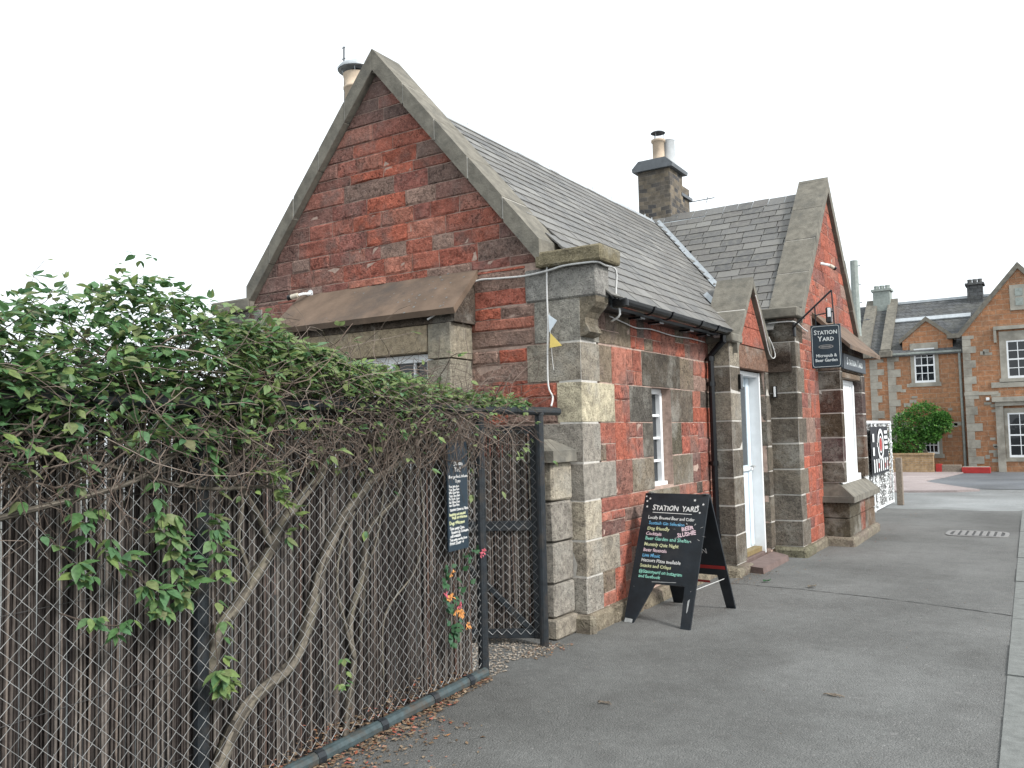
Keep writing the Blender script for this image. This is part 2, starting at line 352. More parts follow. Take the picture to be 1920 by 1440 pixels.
def put(name, mb, mat, parent=None, smooth=False, color=None, recalc=True, origin=None):
    """link one mesh object; vertices are world coordinates (or the parent's own when it is turned)"""
    if isinstance(mb, MB):
        me = None
        vs_ = mb.v
        pl = WL.get(parent) if parent else None
        if parent and WL.get(parent) is None: off = Vector((0, 0, 0)); base = Vector((0, 0, 0))
        else: base = pl if pl is not None else Vector((0, 0, 0))
        if origin is None:
            n = len(vs_); xs = [p[0] for p in vs_]; ys = [p[1] for p in vs_]; zs = [p[2] for p in vs_]
            org = Vector(((min(xs)+max(xs))/2, (min(ys)+max(ys))/2, min(zs)))
        else: org = Vector(origin)
        mb.v = [(p[0]-org.x, p[1]-org.y, p[2]-org.z) for p in vs_]
        me = mb.mesh(name, smooth)
        if recalc: fix_normals(me)
    o = bpy.data.objects.new(name, me); col.objects.link(o)
    me.materials.append(MAT[mat])
    if parent: o.parent = parent; o.location = org - base; WL[o] = org if WL.get(parent) is not None else None
    else: o.location = org; WL[o] = org
    if parent and WL.get(parent) is None: o.location = org
    if color: o.color = (*color, 1)
    return o
# careful: inside a turned parent sub-parts need the part's own offset
LOCAL = {}
def putl(name, mb, mat, parent, smooth=False, color=None, recalc=True):
    """like put, for things that are turned as a whole: vertices in the thing's own frame, no extra offset"""
    me = mb.mesh(name, smooth)
    if recalc: fix_normals(me)
    o = bpy.data.objects.new(name, me); col.objects.link(o); me.materials.append(MAT[mat]); o.parent = parent
    WL[o] = None
    if color: o.color = (*color, 1)
    return o
def text_mesh(body, size, squeeze=1.0, warp=0.0, seed=0, bold=0.0, align='LEFT', depth=0.0008, shear=0.0):
    cu = bpy.data.curves.new('lettering', 'FONT'); cu.body = body; cu.size = size; cu.align_x = align
    cu.resolution_u = 2; cu.extrude = depth; cu.offset = bold; cu.shear = shear
    ob = bpy.data.objects.new('tmp', cu); me = bpy.data.meshes.new_from_object(ob)
    bpy.data.objects.remove(ob); bpy.data.curves.remove(cu)
    r = random.Random(seed)
    p1, p2 = r.uniform(0, 6), r.uniform(0, 6)
    for v in me.vertices:
        x, y = v.co.x*squeeze, v.co.y
        if warp:
            k = x/size
            y += warp*size*(math.sin(k*2.3+p1)*0.6 + math.sin(k*5.1+p2)*0.4); x += warp*size*math.sin(k*3.7+p2)*0.7
            y *= 1 + 0.12*math.sin(k*4.3+p1)
        v.co.x, v.co.y = x, y
    me.update(); return me
def put_text(me, mat, parent, o, ux, uy, nrm, lift, local=False):
    ux, uy, nrm = Vector(ux).normalized(), Vector(uy).normalized(), Vector(nrm).normalized()
    p = Vector(o) + nrm*lift
    if not local and WL.get(parent) is not None: p = p - WL[parent]
    ob = bpy.data.objects.new('lettering', me); col.objects.link(ob); me.materials.append(MAT[mat]); ob.parent = parent
    ob.matrix_local = Matrix(((ux.x, uy.x, nrm.x, p.x), (ux.y, uy.y, nrm.y, p.y), (ux.z, uy.z, nrm.z, p.z), (0, 0, 0, 1)))
    return ob
def clip(poly, fn):
    """Sutherland-Hodgman against fn(p) >= 0 (fn linear)"""
    out = []
    for i in range(len(poly)):
        a, b = poly[i], poly[(i+1) % len(poly)]; fa, fb = fn(a), fn(b)
        if fa >= 0: out.append(a)
        if (fa >= 0) != (fb >= 0):
            t = fa/(fa-fb); out.append(tuple(a[k]+(b[k]-a[k])*t for k in range(len(a))))
    return out

# ------------------------------------------------------------------ the ground
def sheet(name, pts, z, mat, kind='structure', sub=None):
    mb = MB(); mb.poly([(x, y, z) for x, y in pts])
    o = put(name, mb, mat, recalc=False); prop(o, kind=kind); return o
sheet('ground', [(-600, -600), (600, -600), (600, 900), (-600, 900)], -0.13, 'open_ground')
# raised forecourt pavement (10 cm block above the road on its right) with an uneven edge towards the far road
mb = MB()
edge = [(-3.3+0.1*i, 17.75+0.25*math.sin(i*0.5)*0.3+0.05*noise.noise((i*0.7, 0, 0))) for i in range(29)]
outl = [(-9.5, -4.0), (-0.17, -4.0)] + [(-0.20-0.0137*y, y) for y in (0, 4.6, 9, 13, 18.0)] + edge[::-1] + [(-9.5, 17.8)]
mb.prism(outl, 'z', -0.125, 0.0)
put('pavement', mb, 'asphalt')['kind'] = 'structure'
# kerb: single stones along the right edge
kerb = bpy.data.objects.new('kerb', None); col.objects.link(kerb); kerb.location = (-0.2, 0, -0.125); WL[kerb] = Vector((-0.2, 0, -0.125)); kerb['kind'] = 'structure'
y = -2.0; r = random.Random(5)
while y < 17.9:
    L = r.uniform(0.84, 0.96); x0 = -0.195-0.0137*y; x1 = -0.195-0.0137*(y+L)
    mb = MB(); c = 0.012; h = r.uniform(-0.004, 0.006)
    mb.hexa([(x0-0.008, y+0.005, -0.124), (x0+0.17, y+0.005, -0.125), (x1+0.17, y+L, -0.125), (x1-0.008, y+L, -0.124),
             (x0-0.008, y+0.005, 0.008+h), (x0+0.158, y+0.005, 0.006+h), (x1+0.158, y+L, 0.006+h), (x1-0.008, y+L, 0.008+h)])
    put('kerb_stone', mb, 'kerb_stone', kerb); y += L+0.008
sheet('road', [(-40, 17.2), (40, 17.2), (40, 31.5), (-40, 31.5)], -0.06, 'road_concrete')
sheet('side_road', [(-0.1, -60), (8, -60), (8, 17.3), (-0.1, 17.3)], -0.11, 'dark_asphalt')
mb = MB(); mb.prism([(-14, 22.6), (-3.2, 22.7), (-1.9, 23.1), (-1.45, 23.6), (-2.0, 24.6), (-2.8, 26.2), (-3.1, 27.0), (-2.75, 29.0), (-2.35, 32.2), (-14, 34)], 'z', -0.1, -0.01)
put('pink_pavement', mb, 'pink_paving')['kind'] = 'structure'
sheet('far_forecourt', [(-2.9, 25.6), (-1.9, 24.3), (30, 24.0), (30, 40), (-14, 40), (-2.4, 32.2), (-2.8, 28.9), (-3.15, 27.0)], -0.05, 'dark_asphalt')
# seam where two lays of tarmac meet, running from the doorway to the kerb
mb = MB(); r = random.Random(3); P0 = []
for i in range(60):
    t = i/59; x = -2.86+2.56*t; yy = 8.66-0.50*t*t+0.035*noise.noise((t*9, 1, 0))+0.02*noise.noise((t*40, 4, 0)); P0.append((x, yy, 0.004+r.random()*0.018))
for a, b in zip(P0, P0[1:]): mb.quad((a[0], a[1], 0.004), (b[0], b[1], 0.004), (b[0], b[1]+b[2], 0.004), (a[0], a[1]+a[2], 0.004))
put('tarmac_seam', mb, 'dark_asphalt_seam', recalc=False)['kind'] = 'structure'
# oval access cover set in the pavement
t = thing('drain_cover', (-0.92, 13.95, 0.0), 'pale worn oval cover with cross bars set in the tarmac', 'drain cover')
mb = MB(); n = 28
def oval(a, b, k): th = 2*math.pi*k/n; c_, s_ = math.cos(th), math.sin(th); return (-0.92+a*math.copysign(abs(c_)**0.45, c_), 13.95+b*math.copysign(abs(s_)**0.45, s_))
for k in range(n):
    a0, a1, b0, b1 = oval(.40, .36, k), oval(.40, .36, k+1), oval(.345, .305, k), oval(.345, .305, k+1)
    mb.hexa([(*a0, .001), (*a1, .001), (*b1, .001), (*b0, .001), (*a0, .012), (*a1, .012), (*b1, .012), (*b0, .012)])
put('rim', mb, 'iron_cover', t)
mb = MB(); mb.poly([(*oval(.345, .305, k), 0.005) for k in range(n)]); put('pit', mb, 'dark_iron', t, recalc=False)
for i in range(7):
    x = -1.19+i*0.09; mb = MB(); mb.cbox(x-0.028, x+0.028, 13.95-0.27, 13.95+0.27, 0.006, 0.015, 0.003); put('bar', mb, 'iron_cover', t)

# ------------------------------------------------------------------ the station building
XS, YG, XA = -3.19, 6.11, -5.33          # side wall, gable wall, ridge
XL = 2*XA-XS
ZR, ZE, SL = 5.06, 2.70, 1.0             # main ridge, eaves, slope
st = thing('station_building', (-5.33, 10.5, 0), 'red sandstone station building with slate roofs, gables and grey quoins', 'building')
class Fr:
    def __init__(s, o, u, n): s.o = Vector(o); s.u = Vector(u); s.n = Vector(n)
    def p(s, u, z, d=0.0): return s.o + s.u*u + Vector((0, 0, z)) + s.n*d
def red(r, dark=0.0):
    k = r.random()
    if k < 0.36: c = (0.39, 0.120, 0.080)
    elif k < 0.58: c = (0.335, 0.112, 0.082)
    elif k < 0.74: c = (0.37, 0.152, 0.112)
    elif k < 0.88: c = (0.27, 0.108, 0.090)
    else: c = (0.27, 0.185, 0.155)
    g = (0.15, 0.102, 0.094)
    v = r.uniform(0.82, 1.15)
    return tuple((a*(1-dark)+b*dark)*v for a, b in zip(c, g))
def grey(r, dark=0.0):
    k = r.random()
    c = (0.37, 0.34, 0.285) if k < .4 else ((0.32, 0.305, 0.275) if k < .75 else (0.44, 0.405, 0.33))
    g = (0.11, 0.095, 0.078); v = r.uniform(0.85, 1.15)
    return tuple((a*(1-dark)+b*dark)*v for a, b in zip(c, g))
def stone(parent, fr, u0, u1, z0, z1, c, r, amp=0.012, proud=0.0, cuts=(), mat='rubble_stone', name='stone', gap=0.0036, back=0.035):
    """rock-faced stone in a wall: a relief grid, or a bevelled slab when the roof line cuts it"""
    g = gap; u0 += g; u1 -= g; z0 += g; z1 -= g
    if u1-u0 < 0.03 or z1-z0 < 0.02: return None
    poly = [(u0, z0), (u1, z0), (u1, z1), (u0, z1)]; cutit = False
    for fn in cuts:
        if min(fn(p) for p in poly) < 0: cutit = True; poly = clip(poly, fn)
        if len(poly) < 3: return None
    mb = MB(); sd = r.uniform(0, 100)
    def disp(u, z): return amp*(noise.noise((u*7, z*13, sd))*0.9 + noise.noise((u*19, z*31, sd+5))*0.55) + amp*0.25
    if not cutit:
        nu = max(3, min(6, int((u1-u0)/0.07)+1)); nz = max(3, min(4, int((z1-z0)/0.05)+1))
        V = {}
        for i in range(nu+1):
            for j in range(nz+1):
                e = i in (0, nu) or j in (0, nz)
                fu = i/nu; fz = j/nz
                if nu > 3: fu = [0, 0.07, *[0.07+0.86*k/(nu-2) for k in range(1, nu-2)], 0.93, 1][i]
                if nz >= 3: fz = [0, 0.13, *[0.13+0.74*k/(nz-2) for k in range(1, nz-2)], 0.87, 1][j]
                u = u0+(u1-u0)*fu; z = z0+(z1-z0)*fz
                if e: d = -0.001+r.uniform(-.002, .002); u += r.uniform(-.0035, .0035); z += r.uniform(-.0035, .0035)
                else: d = proud+disp(u, z)
                V[i, j] = len(mb.v); mb.v.append(tuple(fr.p(u, z, d)))
        for i in range(nu):
            for j in range(nz): mb.face(V[i, j], V[i+1, j], V[i+1, j+1], V[i, j+1])
        ring = [(i, 0) for i in range(nu)]+[(nu, j) for j in range(nz)]+[(i, nz) for i in range(nu, 0, -1)]+[(0, j) for j in range(nz, 0, -1)]
        cor = [(0, 0), (nu, 0), (nu, nz), (0, nz)]
        bk = {}
        for k in cor: bk[k] = len(mb.v); mb.v.append(tuple(Vector(mb.v[V[k]])-fr.n*back))
        for s_ in range(4):
            a, b = cor[s_], cor[(s_+1) % 4]; i0 = ring.index(a); seq = []
            k = i0
            while True:
                seq.append(V[ring[k % len(ring)]])
                if ring[k % len(ring)] == b: break
                k += 1
            mb.face(*seq[::-1], bk[a], bk[b])
    else:
        cu = sum(p[0] for p in poly)/len(poly); cz = sum(p[1] for p in poly)/len(poly)
        area = abs(sum(poly[i][0]*poly[(i+1) % len(poly)][1]-poly[(i+1) % len(poly)][0]*poly[i][1] for i in range(len(poly))))/2
        if area < 0.0012: return None
        n = len(poly)
        for p in poly: mb.v.append(tuple(fr.p(p[0], p[1], -back)))
        for p in poly: mb.v.append(tuple(fr.p(p[0], p[1], -0.001)))
        for p in poly: mb.v.append(tuple(fr.p(p[0]+(cu-p[0])*.13, p[1]+(cz-p[1])*.13, proud+disp(p[0], p[1])*.6)))
        mb.v.append(tuple(fr.p(cu, cz, proud+disp(cu, cz))))
        for i in range(n):
            j = (i+1) % n; mb.face(i, j, n+j, n+i); mb.face(n+i, n+j, 2*n+j, 2*n+i); mb.face(2*n+i, 2*n+j, 3*n)
    return put(name, mb, mat, parent, smooth=False, color=c)
def block(parent, x0, x1, y0, y1, z0, z1, c, r, name='quoin_stone', gap=0.0045, ch=0.006, jit=0.003, mat='dressed_stone'):
    mb = MB(); mb.cbox(x0+gap, x1-gap, y0+gap, y1-gap, z0+gap, z1-gap, ch, jit, r)
    return put(name, mb, mat, parent, color=c)
def fill_course(u0, u1, z0, z1, blocked, r, wmin, wmax, split):
    """split one course into stones around blocked rectangles"""
    zs = sorted({z0, z1, *[z for b in blocked for z in (b[2], b[3]) if z0+1e-3 < z < z1-1e-3]})
    out = []
    for za, zb in zip(zs, zs[1:]):
        iv = [(u0, u1)]
        for b in blocked:
            if b[2] < zb-1e-3 and b[3] > za+1e-3:
                nv = []
                for a, c in iv:
                    if b[1] <= a or b[0] >= c: nv.append((a, c)); continue
                    if b[0] > a: nv.append((a, b[0]))
                    if b[1] < c: nv.append((b[1], c))
                iv = nv
        for a, c in iv:
            if c-a < 0.02: continue
            n = max(1, round((c-a)/r.uniform(wmin, wmax)))
            ws = [r.uniform(0.65, 1.35) for _ in range(n)]; S = sum(ws); x = a
            for w_ in ws:
                wd = w_/S*(c-a)
                if zb-za > 0.2 and r.random() < split:
                    zm = za+(zb-za)*r.uniform(0.38, 0.62)
                    for q0, q1 in ((za, zm), (zm, zb)):
                        if wd > 0.30 and r.random() < 0.75:
                            xm = x+wd*r.uniform(0.35, 0.65); out += [(x, xm, q0, q1), (xm, x+wd, q0, q1)]
                        else: out.append((x, x+wd, q0, q1))
                else: out.append((x, x+wd, za, zb))
                x += wd
    return out

def core(parent, x0, x1, y0, y1, z0, z1, e=.007):
    mb = MB(); mb.box(x0+e, x1-e, y0+e, y1-e, z0+.002, z1-.004); return put('joint_mortar', mb, 'lime_mortar', parent)
# --- gable wall facing the garden
VR = lambda x: 5.36-1.17*abs(x-XA)        # top line of the skews
wall_line = lambda x: VR(x)-0.21
mb = MB()
mb.prism([(XL, 0), (XS-0.03, 0), (XS-0.03, min(2.95, wall_line(XS))), (XA, wall_line(XA)-0.02), (XL, min(2.95, wall_line(XL)))], 'y', YG+0.004, YG+0.40)
gable = put('gable_wall', mb, 'mortar', st)
frG = Fr((0, YG, 0), (1, 0, 0), (0, -1, 0))
QZ = [0.14, 0.43, 0.72, 1.04, 1.35, 1.68, 2.02, 2.35, 2.71]
QX = [-3.66, -3.45, -3.65, -3.46, -3.62, -3.42, -3.70, -3.62]
QY = [6.41, 6.75, 6.41, 6.71, 6.43, 6.73, 6.45, 6.45]
r = random.Random(11)
for i in range(8):
    c = grey(r, 0.1 if i < 4 else 0.25)
    if i == 5: c = (0.52, 0.48, 0.36)
    if i == 7: c = (0.27, 0.265, 0.24)
    block(gable, QX[i], XS+0.012, YG-0.012, QY[i], QZ[i], QZ[i+1], c, r)
core(gable, -3.40, XS+.012, YG-.012, 6.40, .14, 2.70)
bl = [(QX[i], XS+1, QZ[i], QZ[i+1]) for i in range(8)] + [(-3.70, 0, 2.71, 3.05), (-6.42, -4.27, 0.0, 3.04)]
cuts = [lambda p: wall_line(p[0])-0.012-p[1] if p[0] > XA else 1e-4+abs(wall_line(p[0])-p[1])]
cR = lambda p: (5.15-0.012-1.17*(p[0]-XA))-p[1]
cL = lambda p: (5.15-0.012+1.17*(p[0]-XA))-p[1]
z = 1.40
while z < 5.1:
    h = r.choice((0.10, 0.12, 0.135, 0.155, 0.125, 0.17)); z1 = min(z+h, 5.16)
    hw = (5.15-z)/1.17
    ua, ub = max(XL, XA-hw), min(XS, XA+hw)
    for (a, b, c0, c1) in fill_course(ua, ub, z, z1, bl, r, 0.24, 0.52, 0):
        cx, cz = (a+b)/2, (c0+c1)/2
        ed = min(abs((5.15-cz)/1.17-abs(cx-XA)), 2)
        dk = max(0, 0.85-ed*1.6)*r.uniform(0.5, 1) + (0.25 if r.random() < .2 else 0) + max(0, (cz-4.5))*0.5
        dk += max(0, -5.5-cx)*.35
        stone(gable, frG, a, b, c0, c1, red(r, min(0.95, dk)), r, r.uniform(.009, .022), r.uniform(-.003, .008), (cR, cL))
    z = z1
# --- bay window on the gable under a sloping stone canopy
bay = MB(); bay.box(-6.26, -4.30, 5.97, YG+0.03, 0, 2.62); bayo = put('garden_bay', bay, 'room_dark', st)
for (z0, z1) in ((0.0, 0.5), (0.5, 0.95), (0.95, 1.3)): block(bayo, -6.30, -4.27, 5.785, YG+0.02, z0, z1, grey(r, .3), r, 'bay_stone')
for (z0, z1) in ((1.3, 1.63), (1.63, 1.95), (1.95, 2.26)):
    for xa, xb in ((-6.30, -6.03), (-4.53, -4.27)): block(bayo, xa, xb, 5.785, YG+0.02, z0, z1, (0.27, 0.255, 0.21) if xb > -5 else grey(r), r, 'bay_stone')
block(bayo, -6.04, -4.525, 5.79, YG+0.02, 2.325, 2.575, (0.36, 0.30, 0.215), r, 'bay_lintel')
block(bayo, -4.515, -4.26, 5.78, YG+0.02, 2.26, 2.575, (0.29, 0.265, 0.21), r, 'bay_stone'); block(bayo, -6.30, -6.045, 5.78, YG+0.02, 2.26, 2.575, (0.27, 0.25, 0.2), r, 'bay_stone')
mb = MB()                                   # canopy slab
mb.hexa([(-6.40, 5.70, 2.625), (-4.15, 5.70, 2.625), (-4.19, 6.13, 3.01), (-6.40, 6.13, 3.01), (-6.40, 5.68, 2.675), (-4.15, 5.68, 2.675), (-4.19, 6.13, 3.085), (-6.40, 6.13, 3.085)])
cano = put('canopy_slab', mb, 'canopy_stone', st)
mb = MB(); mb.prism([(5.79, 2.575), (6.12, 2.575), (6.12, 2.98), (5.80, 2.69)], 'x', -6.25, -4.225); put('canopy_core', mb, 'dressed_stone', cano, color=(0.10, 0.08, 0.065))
# lichen spots on the slab, little raised discs
for i in range(34):
    s_ = r.random(); xx = r.uniform(-4.9, -4.25) if i < 24 else r.uniform(-6.2, -4.4)
    yy, zz = 5.68+0.45*s_, 2.675+0.41*s_
    a = Vector((1, 0, 0)); b_ = Vector((0, .45, .41)).normalized(); nn = a.cross(b_); cpt = Vector((xx, yy, zz))+nn*0.003; R_ = r.uniform(.005, .014)
    mb = MB(); mb.poly([cpt+(a*math.cos(k)+b_*math.sin(k))*R_*r.uniform(.7, 1.2) for k in [j*math.pi/4 for j in range(8)]]); put('lichen_spot', mb, 'kerb_stone', cano, recalc=False)
# window in the bay
wg = MB(); wg.box(-6.03, -4.53, 5.93, 5.96, 1.3, 2.325); win = put('garden_window', wg, 'window_glass', st)
def bar(name, x0, x1, y0, y1, z0, z1, mat, par): m_ = MB(); m_.cbox(x0, x1, y0, y1, z0, z1, 0.004); return put(name, m_, mat, par)
bar('frame_top', -6.03, -4.53, 5.885, 5.935, 2.255, 2.325, 'white_paint', win); bar('frame_bottom', -6.03, -4.53, 5.885, 5.935, 1.3, 1.38, 'white_paint', win)
for x in (-6.03, -5.56, -5.06, -4.6): bar('frame_post', x, x+0.07, 5.88, 5.93, 1.32, 2.30, 'white_paint', win)
for x in (-5.74, -5.26, -4.755): bar('glazing_bar', x-0.012, x+0.012, 5.90, 5.928, 1.36, 2.27, 'white_paint', win)
for z in (1.68, 1.98): bar('glazing_bar', -6.0, -4.56, 5.902, 5.927, z-0.011, z+0.011, 'white_paint', win)

# --- side wall along the pavement
mb = MB(); X0, X1 = -3.55, XS-0.004
mb.box(X0, X1, 6.45, 7.57, 0, 2.66); mb.box(X0, X1, 8.05, 9.30, 0, 2.66); mb.box(X0, X1, 7.57, 8.05, 0, 1.06); mb.box(X0, X1, 7.57, 8.05, 2.02, 2.66)
side = put('side_wall', mb, 'mortar', st)
frS = Fr((XS, 0, 0), (0, 1, 0), (1, 0, 0))
r = random.Random(23)
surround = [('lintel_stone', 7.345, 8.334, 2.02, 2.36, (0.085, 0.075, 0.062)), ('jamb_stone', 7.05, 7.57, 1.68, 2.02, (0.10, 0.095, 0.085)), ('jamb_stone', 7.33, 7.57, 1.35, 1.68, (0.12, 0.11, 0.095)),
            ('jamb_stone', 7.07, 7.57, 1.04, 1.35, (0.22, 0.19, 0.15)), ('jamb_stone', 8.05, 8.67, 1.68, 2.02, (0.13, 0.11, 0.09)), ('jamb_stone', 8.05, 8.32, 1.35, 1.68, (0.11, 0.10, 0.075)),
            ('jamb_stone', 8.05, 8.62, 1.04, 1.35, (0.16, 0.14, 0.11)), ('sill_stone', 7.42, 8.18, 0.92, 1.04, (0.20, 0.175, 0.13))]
bl = [(6.0, QY[i], QZ[i], QZ[i+1]) for i in range(8)] + [(6.0, 6.36, 2.71, 3)]
for nm, a, b, c0, c1, cc in surround:
    dx = 0.36 if nm != 'sill_stone' else 0.30
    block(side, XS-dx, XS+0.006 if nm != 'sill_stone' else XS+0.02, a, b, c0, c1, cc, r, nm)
    bl.append((a, b, c0, c1))
bl.append((7.57, 8.05, 1.04, 2.02))
for z0, z1 in zip(QZ, QZ[1:]):
    z1 = min(z1, 2.66)
    for (a, b, c0, c1) in fill_course(6.30, 9.22, z0, z1, bl, r, 0.26, 0.50, 0.62):
        k = r.random(); c = red(r, r.choice((0, 0, .1, .3, .5)))
        if k < 0.10: c = (0.20, 0.165, 0.125)
        elif k < 0.16: c = (0.085, 0.072, 0.062)
        stone(side, frS, a, b, c0, c1, c, r, r.uniform(.006, .017), r.uniform(-.003, .006))
y = 6.08
while y < 9.1:                                # rough plinth stones at the foot of the side wall
    L = min(r.uniform(0.4, 0.75), 9.16-y); mb = MB()
    mb.cbox(-3.3, XS+r.uniform(.05, .09), y+.004, y+L-.004, -0.05, r.uniform(.12, .15), 0.028, .009, r); put('plinth_stone', mb, 'rubble_stone', side, color=(0.21, 0.185, 0.14)); y += L
    if y > 9.05: break
for (x0, x1) in ((-3.62, -3.28), (-3.28, -3.11)):
    mb = MB(); mb.cbox(x0, x1, 6.03, 6.13, -0.05, 0.14, 0.025, .008, r); put('plinth_stone', mb, 'rubble_stone', gable, color=(0.23, 0.21, 0.165))
# side window, set back in its reveal
mb = MB(); mb.box(-3.355, -3.335, 7.57, 8.05, 1.04, 2.02); sw = put('side_window', mb, 'window_glass', st)
bar('frame_top', -3.345, -3.29, 7.575, 8.045, 1.965, 2.018, 'white_paint', sw); bar('frame_bottom', -3.345, -3.25, 7.575, 8.045, 1.042, 1.095, 'white_paint', sw)
for y in (7.575, 7.995): bar('frame_post', -3.345, -3.285, y, y+0.05, 1.08, 1.98, 'white_paint', sw)
for z in (1.30, 1.525, 1.75): bar('glazing_bar', -3.345, -3.30, 7.6, 8.0, z-0.013, z+0.013, 'white_paint', sw)
bar('glazing_bar', -3.345, -3.302, 7.80, 7.824, 1.09, 1.97, 'white_paint', sw)
# other walls, plain behind
mb = MB(); mb.box(XL, XL+0.35, 6.5, 16.2, 0, 2.72); put('rear_wall', mb, 'wall_behind', st)
mb = MB(); mb.box(XL, -3.2, 15.9, 16.25, 0, 2.7); put('end_wall', mb, 'wall_behind', st)

# --- skews (copings) on the gable
def skew(parent, fn, a0, a1, n, axis, d0, d1, thick, r, cc=None):
    """sloping coping stones following fn(a) between a0 and a1; d0..d1 is the depth across the wall"""
    for i in range(n):
        s0 = a0+(a1-a0)*i/n; s1 = a0+(a1-a0)*(i+1)/n
        if i > 0: s0 += 0.014*(1 if a1 > a0 else -1)
        j = r.uniform(-.004, .004)
        pts = []
        for zoff in (-thick, 0):
            for (a, d) in ((s0, d0), (s1, d0), (s1, d1), (s0, d1)):
                z_ = fn(a)+zoff+j
                pts.append((a, d+j, z_) if axis == 'x' else (d+j, a, z_))
        mb = MB(); mb.hexa(pts); o = put('skew_stone', mb, 'coping_stone', parent)
    a1 = a1-(a1-a0)*.015
    mb = MB(); pts = []
    for zoff in (-thick+0.012, -0.0085):
        for (a, d) in ((a0, d0+.005*(1 if d1 > d0 else -1)), (a1, d0+.005*(1 if d1 > d0 else -1)), (a1, d1-.01*(1 if d1 > d0 else -1)), (a0, d1-.01*(1 if d1 > d0 else -1))):
            pts.append((a, d, fn(a)+zoff) if axis == 'x' else (d, a, fn(a)+zoff))
    mb.hexa(pts); put('joint_mortar', mb, 'lime_mortar', parent)
r = random.Random(31)
mb = MB(); mb.box(XA-0.05, XA+0.05, YG-0.055, YG+0.32, VR(XA)-0.24, VR(XA)-0.06); skw = put('gable_skews', mb, 'coping_stone', st)
skew(skw, VR, XA+0.001, -3.515, 5, 'x', YG-0.07, YG+0.34, 0.21, r)
skew(skw, VR, XA-0.001, -7.145, 5, 'x', YG-0.07, YG+0.34, 0.21, r)
# kneelers: cap slab, block and scrolled bracket at the near corner; plain at the far one
for sx in (1, -1):
    X = lambda x: x if sx == 1 else 2*XA-x
    def bx(nm, a, b, y0, y1, z0, z1, c, m='dressed_stone'):
        x0, x1 = sorted((X(a), X(b))); mb = MB(); mb.cbox(x0, x1, y0, y1, z0, z1, 0.014, .003, r); return put(nm, mb, m, skw, color=c)
    bx('kneeler_cap', -3.56, -2.945, YG-0.075, 6.42, 2.985, 3.115, (0.19, 0.17, 0.115), 'coping_stone' if sx < 0 else 'dressed_stone')
    bx('kneeler_block', -3.70, -3.02, YG-0.015, 6.34, 2.71, 2.985, (0.25, 0.25, 0.24))
    prof = [(-3.3, 2.71), (-3.03, 2.71), (-3.035, 2.665), (-3.06, 2.625), (-3.105, 2.585), (-3.135, 2.54), (-3.135, 2.49), (-3.11, 2.45), (-3.10, 2.42), (-3.13, 2.395), (-3.175, 2.385), (-3.3, 2.385)]
    mb = MB(); mb.prism([(X(a), b) for a, b in prof], 'y', YG-0.004, 6.335); put('scroll_bracket', mb, 'dressed_stone', skw, color=(0.17, 0.15, 0.115))

# --- roofs
YC = 12.95                                   # ridge line of the cross wing
SLATES = []                                  # (kind of roof, centre, along, up, normal, width, length)
def roof_plane(parent, tag, eave0, along, up, length, slope_len, keep, r, gauge=0.165, wmin=0.19, wmax=0.34):
    along = Vector(along).normalized(); up = Vector(up).normalized(); nrm = along.cross(up)
    if nrm.z < 0: nrm = -nrm
    rows = int(slope_len/gauge); e0 = Vector(eave0)
    for k in range(rows+1):
        x = -r.uniform(0, 0.2); s0 = k*gauge
        while x < length:
            w_ = r.uniform(wmin, wmax)
            c = e0+along*(x+w_/2)+up*(s0+gauge*0.62)
            if 0 <= x+w_/2 <= length and keep(c): SLATES.append((parent, c, along, up, nrm, w_-0.011, gauge*1.35, r.random()))
            x += w_
r = random.Random(41)
s2 = math.sqrt(0.5)
mainz = lambda x: ZR-SL*abs(x-XA)
EX = -2.985                                  # eaves edge
mb = MB()                                    # main roof deck
th = 0.05
mb.prism([(XA, ZR-0.02), (EX-0.02, mainz(EX)-0.03), (EX-0.05, mainz(EX)-0.08), (XA, ZR-0.13), (2*XA-EX+.05, mainz(EX)-0.08), (2*XA-EX+.02, mainz(EX)-0.03)], 'y', YG+0.30, 16.3)
mroof = put('main_roof', mb, 'slate_lead', st)
valley = lambda c: (c.x-XA)+(c.y-YC)         # 0 on the valley line
PCY, PZ, PX = 10.03, 3.22, -2.935            # porch ridge
def keep_main(c):
    if valley(c) > 0.0: return False
    pz = PZ-1.12*abs(c.y-PCY)                # porch roof pokes through
    return not (c.z < pz-0.02 and c.x > -4)
roof_plane(mroof, 'main', (EX, YG+0.22, mainz(EX)), (0, 1, 0), (-s2, 0, s2), 7.3, 3.30, keep_main, r)
mb = MB(); mb.prism([(YC, ZR-0.03), (10.74, mainz(XA+YC-10.74)-0.03), (10.74, mainz(XA+YC-10.74)-.1), (YC, ZR-.14), (15.16, mainz(XA+YC-10.74)-.1), (15.16, mainz(XA+YC-10.74)-.03)], 'x', XA, -2.93)
wroof = put('wing_roof', mb, 'slate_lead', st)
roof_plane(wroof, 'wing', (-5.33, 10.72, ZR-(YC-10.72)), (1, 0, 0), (0, s2, s2), 2.60, 3.10, lambda c: valley(c) > -0.02 and c.x < -2.80, r, 0.16, 0.20, 0.34)
